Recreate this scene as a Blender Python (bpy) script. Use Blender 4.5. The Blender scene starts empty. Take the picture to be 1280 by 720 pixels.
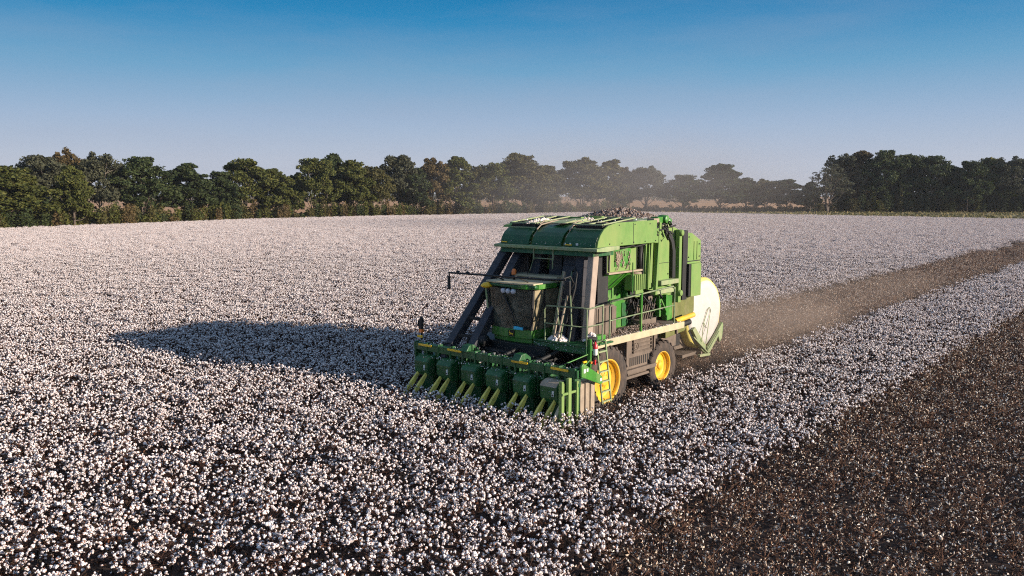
import bpy, bmesh, math, random
import numpy as np
from mathutils import Vector, Matrix

random.seed(7)
rng = np.random.default_rng(11)
SC = bpy.context.scene
COL = SC.collection
R_ = math.radians

# ------------------------------------------------------------------ camera
CAM_H = 6.0
cam_d = bpy.data.cameras.new('camera')
cam_d.sensor_width = 36.0
cam_d.lens = 28.125
cam_d.clip_end = 12000.0
cam_d.clip_start = 0.1
cam = bpy.data.objects.new('camera', cam_d)
COL.objects.link(cam)
cam.location = (0, 0, CAM_H)
cam.rotation_euler = (R_(90) - math.atan(0.115), 0, 0)
SC.camera = cam

# ------------------------------------------------------------------ light
SUN_DIR = Vector((0.933, -0.36, 0.0)).normalized()
SUN_EL = R_(15.3)
sun_vec = Vector((SUN_DIR.x * math.cos(SUN_EL), SUN_DIR.y * math.cos(SUN_EL), math.sin(SUN_EL)))
sd = bpy.data.lights.new('sun', 'SUN')
sd.energy = 5.0
sd.angle = R_(0.6)
sd.color = (1.0, 0.87, 0.74)
sun = bpy.data.objects.new('sun', sd)
COL.objects.link(sun)
sun.location = (40, -20, 30)
sun.rotation_euler = sun_vec.to_track_quat('Z', 'Y').to_euler()

world = bpy.data.worlds.new('World')
SC.world = world
world.use_nodes = True
wn, wl = world.node_tree.nodes, world.node_tree.links
wn.clear()
w_out = wn.new('ShaderNodeOutputWorld')
w_bg = wn.new('ShaderNodeBackground')
sky = wn.new('ShaderNodeTexSky')
sky.sky_type = 'NISHITA'
sky.sun_disc = False
sky.sun_elevation = SUN_EL
sky.sun_rotation = math.atan2(SUN_DIR.x, SUN_DIR.y)
sky.altitude = 50
sky.air_density = 1.0
sky.dust_density = 1.2
sky.ozone_density = 3.0
# the clear evening sky deepens quickly above a pale, dusty horizon
w_tc = wn.new('ShaderNodeTexCoord')
w_sx = wn.new('ShaderNodeSeparateXYZ')
w_ramp = wn.new('ShaderNodeValToRGB')
w_mr = wn.new('ShaderNodeMapRange')
w_mr.inputs['From Min'].default_value = 0.0
w_mr.inputs['From Max'].default_value = 1.0
w_mul = wn.new('ShaderNodeMixRGB')
w_mul.blend_type = 'MIX'
w_mul.inputs['Fac'].default_value = 0.985
SKY_RAMP = [(0.0, (5.1, 5.35, 6.15)), (0.04, (4.7, 5.2, 6.25)), (0.09, (3.3, 4.5, 6.2)), (0.15, (1.4, 3.5, 5.6)),
            (0.205, (0.25, 2.35, 4.8)), (0.26, (0.0, 1.6, 3.9)), (0.45, (1.3, 2.4, 4.4)), (0.8, (2.4, 3.5, 5.3)), (1.0, (2.4, 3.5, 5.3))]
cr = w_ramp.color_ramp
while len(cr.elements) < len(SKY_RAMP):
    cr.elements.new(0.5)
for e, (p, c) in zip(cr.elements, SKY_RAMP):
    e.position = p
    e.color = (c[0] / 8, c[1] / 8, c[2] / 8, 1)
w_sc = wn.new('ShaderNodeVectorMath')
w_sc.operation = 'SCALE'
w_sc.inputs['Scale'].default_value = 8.0
wl.new(w_tc.outputs['Generated'], w_sx.inputs[0])
wl.new(w_sx.outputs['Z'], w_mr.inputs['Value'])
wl.new(w_mr.outputs[0], w_ramp.inputs[0])
wl.new(w_ramp.outputs[0], w_sc.inputs[0])
wl.new(sky.outputs[0], w_mul.inputs['Color1'])
wl.new(w_sc.outputs[0], w_mul.inputs['Color2'])
# faint mauve veils of high haze
w_mp = wn.new('ShaderNodeMapping'); w_mp.inputs['Scale'].default_value = (1.6, 1.6, 9.0); w_mp.inputs['Rotation'].default_value = (0.05, 0.12, 0)
w_nz = wn.new('ShaderNodeTexNoise'); w_nz.inputs['Scale'].default_value = 1.5; w_nz.inputs['Detail'].default_value = 5; w_nz.inputs['Roughness'].default_value = 0.55
w_nr = wn.new('ShaderNodeMapRange'); w_nr.inputs['From Min'].default_value = 0.46; w_nr.inputs['From Max'].default_value = 0.72; w_nr.inputs['To Max'].default_value = 0.22
w_vl = wn.new('ShaderNodeMixRGB'); w_vl.inputs['Color2'].default_value = (3.6, 3.9, 5.1, 1)
wl.new(w_tc.outputs['Generated'], w_mp.inputs[0]); wl.new(w_mp.outputs[0], w_nz.inputs['Vector'])
wl.new(w_nz.outputs['Fac'], w_nr.inputs['Value']); wl.new(w_nr.outputs[0], w_vl.inputs['Fac'])
wl.new(w_mul.outputs[0], w_vl.inputs['Color1'])
wl.new(w_vl.outputs[0], w_bg.inputs['Color'])
w_bg.inputs['Strength'].default_value = 0.073
wl.new(w_bg.outputs[0], w_out.inputs[0])

SC.view_settings.view_transform = 'Standard'
SC.view_settings.look = 'None'
SC.view_settings.exposure = 0.52
SC.view_settings.gamma = 1.0
SC.view_settings.use_curve_mapping = False
SC.cycles.use_denoising = False
SC.cycles.filter_width = 1.1
SC.cycles.sample_clamp_indirect = 4.0
SC.cycles.max_bounces = 6
SC.cycles.transparent_max_bounces = 12
SC.cycles.volume_step_rate = 2.0
SC.cycles.volume_max_steps = 64

# ------------------------------------------------------------------ materials
def mat(name, col, rough=0.6, metal=0.0, var=0.25, scale=3.0, dust=0.0, dust_col=(0.33, 0.26, 0.17), dust_scale=1.6,
        bump=0.0, coords='Object', spec=0.5, fine=22.0):
    m = bpy.data.materials.new(name)
    m.use_nodes = True
    n, l = m.node_tree.nodes, m.node_tree.links
    b = n['Principled BSDF']
    b.inputs['Roughness'].default_value = rough
    b.inputs['Metallic'].default_value = metal
    b.inputs['Specular IOR Level'].default_value = spec
    tc = n.new('ShaderNodeTexCoord')
    nz = n.new('ShaderNodeTexNoise')
    nz.inputs['Scale'].default_value = scale
    nz.inputs['Detail'].default_value = 6
    nz.inputs['Roughness'].default_value = 0.65
    l.new(tc.outputs[coords], nz.inputs['Vector'])
    r = n.new('ShaderNodeValToRGB')
    r.color_ramp.elements[0].position = 0.3
    r.color_ramp.elements[1].position = 0.7
    r.color_ramp.elements[0].color = (*[c * (1 - var) for c in col], 1)
    r.color_ramp.elements[1].color = (*[min(1, c * (1 + var)) for c in col], 1)
    l.new(nz.outputs['Fac'], r.inputs[0])
    out = r.outputs[0]
    if dust > 0:
        d = n.new('ShaderNodeTexNoise')
        d.inputs['Scale'].default_value = dust_scale
        d.inputs['Detail'].default_value = 9
        d.inputs['Roughness'].default_value = 0.72
        mp = n.new('ShaderNodeMapping')
        mp.inputs['Location'].default_value = (3.1, 7.7, 1.3)
        mp.inputs['Scale'].default_value = (1.3, 1.3, 0.55)
        l.new(tc.outputs[coords], mp.inputs[0])
        l.new(mp.outputs[0], d.inputs['Vector'])
        dr = n.new('ShaderNodeMapRange')
        dr.inputs['From Min'].default_value = 0.62 - 0.5 * dust
        dr.inputs['From Max'].default_value = 0.86 - 0.35 * dust
        dr.inputs['To Max'].default_value = min(1.0, 0.35 + dust)
        l.new(d.outputs['Fac'], dr.inputs['Value'])
        mx = n.new('ShaderNodeMixRGB')
        mx.inputs['Color2'].default_value = (*dust_col, 1)
        l.new(dr.outputs[0], mx.inputs['Fac'])
        l.new(out, mx.inputs['Color1'])
        out = mx.outputs[0]
        rr = n.new('ShaderNodeMapRange')
        rr.inputs['To Min'].default_value = rough
        rr.inputs['To Max'].default_value = 0.95
        l.new(dr.outputs[0], rr.inputs['Value'])
        l.new(rr.outputs[0], b.inputs['Roughness'])
    l.new(out, b.inputs['Base Color'])
    if bump > 0:
        f = n.new('ShaderNodeTexNoise')
        f.inputs['Scale'].default_value = fine
        f.inputs['Detail'].default_value = 5
        l.new(tc.outputs[coords], f.inputs['Vector'])
        bp = n.new('ShaderNodeBump')
        bp.inputs['Strength'].default_value = bump
        bp.inputs['Distance'].default_value = 0.02
        l.new(f.outputs['Fac'], bp.inputs['Height'])
        l.new(bp.outputs[0], b.inputs['Normal'])
    return m

def inst_mat(name, cols, rough=0.8, trans=0.0, spec=0.2, const=False):
    """colour varies per piece (random per island) between the given colours"""
    m = bpy.data.materials.new(name)
    m.use_nodes = True
    n, l = m.node_tree.nodes, m.node_tree.links
    b = n['Principled BSDF']
    b.inputs['Roughness'].default_value = rough
    b.inputs['Specular IOR Level'].default_value = spec
    g = n.new('ShaderNodeNewGeometry')
    oi = n.new('ShaderNodeObjectInfo')
    ad = n.new('ShaderNodeMath'); ad.operation = 'ADD'
    fr = n.new('ShaderNodeMath'); fr.operation = 'FRACT'
    l.new(g.outputs['Random Per Island'], ad.inputs[0])
    l.new(oi.outputs['Random'], ad.inputs[1])
    l.new(ad.outputs[0], fr.inputs[0])
    r = n.new('ShaderNodeValToRGB')
    while len(r.color_ramp.elements) < len(cols):
        r.color_ramp.elements.new(0.5)
    if const: r.color_ramp.interpolation = 'CONSTANT'
    for i, (e, c) in enumerate(zip(r.color_ramp.elements, cols)):
        e.position = i / (len(cols) if const else max(1, len(cols) - 1))
        e.color = (*c, 1)
    l.new(fr.outputs[0], r.inputs[0])
    l.new(r.outputs[0], b.inputs['Base Color'])
    if trans > 0:
        t = n.new('ShaderNodeBsdfTranslucent')
        l.new(r.outputs[0], t.inputs['Color'])
        mx = n.new('ShaderNodeMixShader')
        mx.inputs[0].default_value = trans
        l.new(b.outputs[0], mx.inputs[1])
        l.new(t.outputs[0], mx.inputs[2])
        l.new(mx.outputs[0], n['Material Output'].inputs['Surface'])
    return m

M = {}
M['green'] = mat('green_paint', (0.045, 0.22, 0.02), 0.42, var=0.2, dust=0.26, dust_col=(0.30, 0.30, 0.14), dust_scale=2.2, bump=0.12)
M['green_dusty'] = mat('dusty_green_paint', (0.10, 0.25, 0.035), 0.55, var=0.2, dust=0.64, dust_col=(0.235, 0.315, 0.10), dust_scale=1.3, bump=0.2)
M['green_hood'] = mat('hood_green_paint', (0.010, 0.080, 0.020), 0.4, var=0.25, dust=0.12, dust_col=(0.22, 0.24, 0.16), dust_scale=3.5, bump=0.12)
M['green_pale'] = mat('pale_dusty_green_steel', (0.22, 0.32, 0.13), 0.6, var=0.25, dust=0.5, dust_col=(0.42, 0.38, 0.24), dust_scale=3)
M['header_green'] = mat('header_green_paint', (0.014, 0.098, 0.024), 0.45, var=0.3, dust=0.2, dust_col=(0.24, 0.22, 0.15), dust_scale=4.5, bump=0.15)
M['yellow'] = mat('yellow_paint', (0.85, 0.50, 0.015), 0.45, var=0.15, dust=0.42, dust_col=(0.42, 0.28, 0.12), dust_scale=4)
M['snout'] = mat('worn_olive_yellow_snout', (0.80, 0.64, 0.12), 0.45, var=0.3, dust=0.3, dust_col=(0.22, 0.17, 0.07), dust_scale=6)
M['stripe'] = mat('reflector_yellow', (0.95, 0.55, 0.02), 0.35, var=0.1)
M['duct'] = mat('charcoal_duct_plastic', (0.030, 0.029, 0.036), 0.55, var=0.3, dust=0.16, dust_col=(0.10, 0.09, 0.085), dust_scale=2.5, bump=0.1)
M['duct_tan'] = mat('dusty_sunlit_duct', (0.36, 0.28, 0.22), 0.7, var=0.25, dust=0.4, dust_col=(0.44, 0.36, 0.28), bump=0.2)  # sunlit look of the near duct put into a tan base, dust on top
M['black'] = mat('black_rubber_and_steel', (0.010, 0.010, 0.010), 0.6, var=0.3, dust=0.12, dust_col=(0.07, 0.06, 0.048), dust_scale=5)
M['tyre'] = mat('dusty_tyre_rubber', (0.035, 0.030, 0.027), 0.85, var=0.3, dust=0.5, dust_col=(0.14, 0.10, 0.075), dust_scale=5, bump=0.3)
M['tan'] = mat('dust_caked_steel', (0.32, 0.25, 0.18), 0.8, var=0.25, dust=0.4, dust_col=(0.50, 0.40, 0.28), dust_scale=4, bump=0.25)
M['cream'] = mat('dust_caked_yellow_beam', (0.50, 0.44, 0.27), 0.75, var=0.2, dust=0.45, dust_col=(0.52, 0.40, 0.28), dust_scale=3, bump=0.2)
M['brown_steel'] = mat('brown_dusty_steel', (0.15, 0.115, 0.088), 0.8, var=0.3, dust=0.4, dust_col=(0.23, 0.175, 0.13), dust_scale=4, bump=0.3)
M['rail'] = mat('dusty_green_rail', (0.13, 0.20, 0.09), 0.5, var=0.3, dust=0.42, dust_col=(0.42, 0.38, 0.26), dust_scale=7)
M['white'] = mat('white_plastic', (0.75, 0.74, 0.72), 0.4, var=0.05)
M['red'] = mat('red_paint', (0.62, 0.03, 0.04), 0.35, var=0.1)
M['lamp'] = mat('lamp_lens', (0.62, 0.62, 0.66), 0.15, var=0.1, scale=20)
M['lamp_amber'] = mat('amber_lens', (0.85, 0.22, 0.04), 0.2, var=0.1)
M['decal'] = mat('pale_decal', (0.62, 0.66, 0.62), 0.5, var=0.1)
M['cyan'] = mat('light_blue_cloth', (0.07, 0.50, 0.70), 0.7, var=0.2, bump=0.3)
M['seat'] = mat('olive_seat_fabric', (0.30, 0.28, 0.13), 0.8, var=0.3)
M['interior'] = mat('cab_interior_dark', (0.035, 0.033, 0.03), 0.8, var=0.3)
M['wrap'] = mat('white_module_wrap', (0.55, 0.52, 0.48), 0.55, var=0.06, dust=0.22, dust_col=(0.55, 0.47, 0.38), dust_scale=1.4, bump=0.9, fine=5)
M['wrap_yellow'] = mat('yellow_module_wrap', (0.72, 0.60, 0.14), 0.45, var=0.1, dust=0.3, dust_col=(0.55, 0.47, 0.25), bump=0.2, fine=6)
M['steel'] = mat('bare_grey_steel', (0.36, 0.36, 0.33), 0.4, metal=0.5, var=0.2, dust=0.2)
M['heap'] = inst_mat('trashy_seed_cotton', [(0.09, 0.06, 0.045), (0.24, 0.17, 0.13), (0.16, 0.11, 0.085), (0.46, 0.38, 0.33), (0.12, 0.08, 0.06)], 0.95)

def glass_mat(name, tint, fac):
    m = bpy.data.materials.new(name)
    m.use_nodes = True
    n, l = m.node_tree.nodes, m.node_tree.links
    b = n['Principled BSDF']
    b.inputs['Roughness'].default_value = 0.22
    tc = n.new('ShaderNodeTexCoord')
    nz = n.new('ShaderNodeTexNoise')
    nz.inputs['Scale'].default_value = 2.3
    nz.inputs['Detail'].default_value = 9
    nz.inputs['Roughness'].default_value = 0.75
    l.new(tc.outputs['Object'], nz.inputs['Vector'])
    r = n.new('ShaderNodeValToRGB')
    r.color_ramp.elements[0].position = 0.40
    r.color_ramp.elements[1].position = 0.66
    r.color_ramp.elements[0].color = (*[c * 0.6 for c in tint], 1)
    r.color_ramp.elements[1].color = (*[c * 1.9 for c in tint], 1)
    l.new(nz.outputs['Fac'], r.inputs[0])
    l.new(r.outputs[0], b.inputs['Base Color'])
    t = n.new('ShaderNodeBsdfTransparent')
    t.inputs[0].default_value = (0.62, 0.66, 0.58, 1)
    mr = n.new('ShaderNodeMapRange')
    mr.inputs['From Min'].default_value = 0.35
    mr.inputs['From Max'].default_value = 0.70
    mr.inputs['To Min'].default_value = fac
    mr.inputs['To Max'].default_value = fac + 0.4
    l.new(nz.outputs['Fac'], mr.inputs['Value'])
    mx = n.new('ShaderNodeMixShader')
    l.new(mr.outputs[0], mx.inputs[0])
    l.new(t.outputs[0], mx.inputs[1])
    l.new(b.outputs[0], mx.inputs[2])
    l.new(mx.outputs[0], n['Material Output'].inputs['Surface'])
    return m
M['glass'] = glass_mat('dusty_windscreen', (0.085, 0.088, 0.066), 0.42)
M['glass_side'] = glass_mat('dusty_side_window', (0.24, 0.20, 0.125), 0.88)

# ------------------------------------------------------------------ helpers
def tag(o, label=None, cat=None, group=None, kind=None):
    if label: o['label'] = label
    if cat: o['category'] = cat
    if group: o['group'] = group
    if kind: o['kind'] = kind
    return o

def empty(name, loc=(0, 0, 0), rz=0.0, parent=None):
    o = bpy.data.objects.new(name, None)
    COL.objects.link(o)
    o.empty_display_size = 0.3
    o.location = loc
    o.rotation_euler = (0, 0, rz)
    if parent: o.parent = parent
    return o

def copy_tree(o, parent=None):
    c = o.copy()
    COL.objects.link(c)
    if parent: c.parent = parent
    for ch in list(o.children):
        copy_tree(ch, c)
    return c

EACH = {'wheel_nut', 'toolbar_clamp', 'bolt', 'hanger', 'module_cradle', 'end_divider', 'end_divider_gap', 'drum_cabinet_door', 'tank_rib',
        'filter_rib', 'latch', 'toolbar_hose', 'roof_hose', 'hydraulic_hose', 'lift_cylinder', 'decal', 'pillar', 'duct_bracing', 'lift_arm', 'brace',
        'warning_label', 'antenna', 'work_light', 'wiper', 'roof_vent', 'handrail_post', 'chamber_post', 'chamber_shelf', 'drive_motor', 'drive_bracket',
        'pump_frame', 'pump', 'rear_frame', 'side_bumper', 'cradle_arm', 'cradle_floor', 'ladder_bracket', 'body_core', 'firewall', 'cable_loom', 'panel_seam',
        'grab_bar', 'operator_seat', 'mirror_arm', 'step_landing', 'toolbar_bracket', 'gate_post', 'control_box', 'chassis', 'cab_platform', 'console', 'panel_gap'}
class MB:
    """mesh builder in picker coordinates: u rearward, v towards the picker's left side, w up"""
    def __init__(s):
        s.V, s.F, s.S = [], [], []
    def add(s, V, F, smooth=False):
        n = len(s.V)
        s.V += [tuple(map(float, v)) for v in V]
        for f in F:
            s.F.append([i + n for i in f]); s.S.append(smooth)
        return s
    def box(s, a, b, taper=None):
        (x0, y0, z0), (x1, y1, z1) = a, b
        V = [(x0, y0, z0), (x1, y0, z0), (x1, y1, z0), (x0, y1, z0), (x0, y0, z1), (x1, y0, z1), (x1, y1, z1), (x0, y1, z1)]
        if taper:
            cx, cy = (x0 + x1) / 2, (y0 + y1) / 2
            V = V[:4] + [(cx + (x - cx) * taper, cy + (y - cy) * taper, z) for x, y, z in V[4:]]
        return s.add(V, [(0, 3, 2, 1), (4, 5, 6, 7), (0, 1, 5, 4), (1, 2, 6, 5), (2, 3, 7, 6), (3, 0, 4, 7)])
    def prism(s, poly, v0, v1, shift=(0, 0)):
        """poly in (u,w), extruded along v; shift moves the far side"""
        n = len(poly)
        V = [(p[0], v0, p[1]) for p in poly] + [(p[0] + shift[0], v1, p[1] + shift[1]) for p in poly]
        F = [tuple(range(n)), tuple(range(2 * n - 1, n - 1, -1))]
        F += [(i, (i + 1) % n, (i + 1) % n + n, i + n) for i in range(n)]
        return s.add(V, F)
    def prism_u(s, poly, u0, u1):
        """poly in (v,w), extruded along u"""
        n = len(poly)
        V = [(u0, p[0], p[1]) for p in poly] + [(u1, p[0], p[1]) for p in poly]
        F = [tuple(range(n)), tuple(range(2 * n - 1, n - 1, -1))]
        F += [(i, (i + 1) % n, (i + 1) % n + n, i + n) for i in range(n)]
        return s.add(V, F)
    def prism_w(s, poly, w0, w1):
        n = len(poly)
        V = [(p[0], p[1], w0) for p in poly] + [(p[0], p[1], w1) for p in poly]
        F = [tuple(range(n)), tuple(range(2 * n - 1, n - 1, -1))]
        F += [(i, (i + 1) % n, (i + 1) % n + n, i + n) for i in range(n)]
        return s.add(V, F)
    def bar(s, a, b, w=0.05, h=0.05, up=(0, 0, 1), w2=None, h2=None):
        a, b, up = Vector(a), Vector(b), Vector(up)
        d = (b - a).normalized()
        x = d.cross(up)
        if x.length < 1e-3: x = d.cross(Vector((1, 0, 0)))
        x.normalize()
        y = x.cross(d)
        w2 = w if w2 is None else w2
        h2 = h if h2 is None else h2
        V = []
        for p, ww, hh in ((a, w, h), (b, w2, h2)):
            for sx, sy in ((-1, -1), (1, -1), (1, 1), (-1, 1)):
                V.append(p + x * sx * ww / 2 + y * sy * hh / 2)
        return s.add(V, [(0, 3, 2, 1), (4, 5, 6, 7), (0, 1, 5, 4), (1, 2, 6, 5), (2, 3, 7, 6), (3, 0, 4, 7)])
    def tube(s, pts, r=0.02, n=8, r2=None):
        pts = [Vector(p) for p in pts]
        V, F = [], []
        m = len(pts)
        for k, p in enumerate(pts):
            d = (pts[min(k + 1, m - 1)] - pts[max(k - 1, 0)]).normalized()
            x = d.cross(Vector((0.03, 0.02, 1)))
            if x.length < 0.1: x = d.cross(Vector((1, 0, 0)))
            x.normalize(); y = x.cross(d)
            rr = r if r2 is None else r + (r2 - r) * k / (m - 1)
            for i in range(n):
                a = 2 * math.pi * i / n
                V.append(p + x * math.cos(a) * rr + y * math.sin(a) * rr)
        for k in range(m - 1):
            for i in range(n):
                F.append((k * n + i, k * n + (i + 1) % n, (k + 1) * n + (i + 1) % n, (k + 1) * n + i))
        s.add(V, F, True)
        s.add([V[i] for i in range(n)], [tuple(range(n - 1, -1, -1))])
        s.add([V[(m - 1) * n + i] for i in range(n)], [tuple(range(n))])
        return s
    def lathe(s, prof, c, axis='v', n=32, closed=False, smooth=True):
        """prof: (radius, offset along axis)"""
        V, F = [], []
        m = len(prof)
        for i in range(n):
            a = 2 * math.pi * i / n
            for r, t in prof:
                if axis == 'v': V.append((c[0] + r * math.cos(a), c[1] + t, c[2] + r * math.sin(a)))
                elif axis == 'w': V.append((c[0] + r * math.cos(a), c[1] + r * math.sin(a), c[2] + t))
                else: V.append((c[0] + t, c[1] + r * math.cos(a), c[2] + r * math.sin(a)))
        for i in range(n):
            j = (i + 1) % n
            for k in range(m - 1 if not closed else m):
                k2 = (k + 1) % m
                F.append((i * m + k, j * m + k, j * m + k2, i * m + k2))
        return s.add(V, F, smooth)
    def pieces(s):
        """separate pieces of this builder: face-connected islands, merged where their boxes touch"""
        par = list(range(len(s.V)))
        def find(i):
            while par[i] != i: par[i] = par[par[i]]; i = par[i]
            return i
        for f in s.F:
            for i in f[1:]: par[find(i)] = find(f[0])
        isl = {}
        for k, f in enumerate(s.F): isl.setdefault(find(f[0]), []).append(k)
        boxes = []
        for r, fs in isl.items():
            P = np.array([s.V[i] for k in fs for i in s.F[k]])
            boxes.append([P.min(0) - 0.004, P.max(0) + 0.004, fs])
        merged = True
        while merged:
            merged = False
            for i in range(len(boxes)):
                for j in range(len(boxes) - 1, i, -1):
                    if (boxes[i][0] <= boxes[j][1]).all() and (boxes[j][0] <= boxes[i][1]).all():
                        boxes[i] = [np.minimum(boxes[i][0], boxes[j][0]), np.maximum(boxes[i][1], boxes[j][1]), boxes[i][2] + boxes[j][2]]
                        boxes.pop(j); merged = True
        out = []
        for b0, b1, fs in sorted(boxes, key=lambda q: -float(np.prod(q[1] - q[0]))):
            ids = sorted({i for k in fs for i in s.F[k]}); mp = {i: n for n, i in enumerate(ids)}
            q = MB(); q.V = [s.V[i] for i in ids]; q.F = [[mp[i] for i in s.F[k]] for k in fs]; q.S = [s.S[k] for k in fs]
            out.append(q)
        return out
    def build(s, name, m, parent=None, bevel=0.0, label=None, flip=True):
        if name in EACH:
            ps = s.pieces()
            if 1 < len(ps) <= 40:
                obs = [q._build(name, m, parent, bevel, label, flip) for q in ps]
                return obs[0]
        return s._build(name, m, parent, bevel, label, flip)
    def _build(s, name, m, parent=None, bevel=0.0, label=None, flip=True):
        me = bpy.data.meshes.new(name)
        bm = bmesh.new()
        vs = [bm.verts.new((x, -y, z) if flip else (x, y, z)) for x, y, z in s.V]
        for f, sm in zip(s.F, s.S):
            if len(set(f)) < 3: continue
            try:
                fc = bm.faces.new([vs[i] for i in f]); fc.smooth = sm
            except ValueError:
                pass
        bmesh.ops.remove_doubles(bm, verts=bm.verts, dist=1e-6) if False else None
        bmesh.ops.recalc_face_normals(bm, faces=bm.faces)
        bm.to_mesh(me); bm.free()
        ms = m if isinstance(m, (list, tuple)) else [m]
        for x in ms: me.materials.append(x)
        o = bpy.data.objects.new(name, me)
        COL.objects.link(o)
        if parent: o.parent = parent
        if bevel > 0:
            bv = o.modifiers.new('bevel', 'BEVEL')
            bv.width = bevel; bv.segments = 2; bv.limit_method = 'ANGLE'
            bv.angle_limit = R_(40)
        if label: o['label'] = label
        return o

def mesh_np(name, V, F, mats, midx=None, smooth=None):
    me = bpy.data.meshes.new(name)
    me.from_pydata(V.tolist() if hasattr(V, 'tolist') else V, [], F)
    for m in mats: me.materials.append(m)
    if midx is not None: me.polygons.foreach_set('material_index', np.asarray(midx, dtype=np.int32))
    if smooth is not None: me.polygons.foreach_set('use_smooth', np.asarray(smooth, dtype=bool))
    me.update()
    return me

# machine frame in the world
M_ORG = np.array([-0.5766, 21.1966])
M_R = np.array([0.65987, 0.75138])
M_L = np.array([0.75138, -0.65987])
M_RZ = math.atan2(M_R[1], M_R[0])
def to_uv(x, y):
    dx, dy = x - M_ORG[0], y - M_ORG[1]
    return dx * M_R[0] + dy * M_R[1], dx * M_L[0] + dy * M_L[1]
def uvw(u, v, w=0.0):
    return (M_ORG[0] + M_R[0] * u + M_L[0] * v, M_ORG[1] + M_R[1] * u + M_L[1] * v, w)
def px_x(px, Y):
    return (px - 640.0) / 1000.0 * Y * 1.004

# ------------------------------------------------------------------ ground
def sheet(name, poly, z, m, label, cat):
    me = bpy.data.meshes.new(name)
    me.from_pydata([(x, y, z) for x, y in poly], [], [tuple(range(len(poly)))])
    me.materials.append(m)
    o = bpy.data.objects.new(name, me)
    COL.objects.link(o)
    tag(o, label, cat, kind='structure')
    return o

m_soil = mat('dark_brown_soil', (0.045, 0.027, 0.020), 0.95, var=0.45, scale=0.9, coords='Object', bump=0.8, fine=6)
m_dry = mat('dry_tan_field', (0.46, 0.23, 0.09), 0.95, var=0.3, scale=0.02, dust=0.3, dust_col=(0.50, 0.30, 0.13), dust_scale=0.05)
m_verge = mat('verge_turf', (0.20, 0.16, 0.075), 0.95, var=0.4, scale=0.12, dust=0.4, dust_col=(0.14, 0.14, 0.05), dust_scale=0.3)
FIELD_EDGE = [(-140, 96), (-110, 113), (-85, 133), (-75, 152), (-61, 186), (-35, 217), (0, 243), (21, 262), (44, 270), (75, 237), (100, 208), (118, 186), (150, 150), (190, 110)]
sheet('ground', [(-9000, -300), (9000, -300), (9000, 9000), (-9000, 9000)], -0.004, m_dry, 'dry tan fields running out to the horizon', 'ground')
sheet('field_soil', [(190, -60), (190, 110)] + FIELD_EDGE[::-1] + [(-140, -60)], 0.004, m_soil, 'dark brown soil under the cotton rows', 'soil')
VERGE_OUT = [(-150, 104), (-118, 121), (-90, 143), (-80, 163), (-66, 197), (-40, 230), (-4, 262), (20, 290), (60, 305), (110, 300), (150, 292), (200, 286), (260, 280), (420, 240)]
sheet('grass_verge', [(420, 90), (190, 110)] + FIELD_EDGE[::-1][1:] + VERGE_OUT, 0.008, m_verge, 'rough tan and green grass strip between the cotton and the trees', 'grass verge')

# ------------------------------------------------------------------ cotton and stubble
def icosa():
    t = (1 + 5 ** 0.5) / 2
    V = np.array([(-1, t, 0), (1, t, 0), (-1, -t, 0), (1, -t, 0), (0, -1, t), (0, 1, t), (0, -1, -t), (0, 1, -t), (t, 0, -1), (t, 0, 1), (-t, 0, -1), (-t, 0, 1)], float)
    V /= np.linalg.norm(V[0])
    F = [(0, 11, 5), (0, 5, 1), (0, 1, 7), (0, 7, 10), (0, 10, 11), (1, 5, 9), (5, 11, 4), (11, 10, 2), (10, 7, 6), (7, 1, 8), (3, 9, 4), (3, 4, 2), (3, 2, 6), (3, 6, 8), (3, 8, 9), (4, 9, 5), (2, 4, 11), (6, 2, 10), (8, 6, 7), (9, 8, 1)]
    return V, F
IV, IF = icosa()

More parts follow.
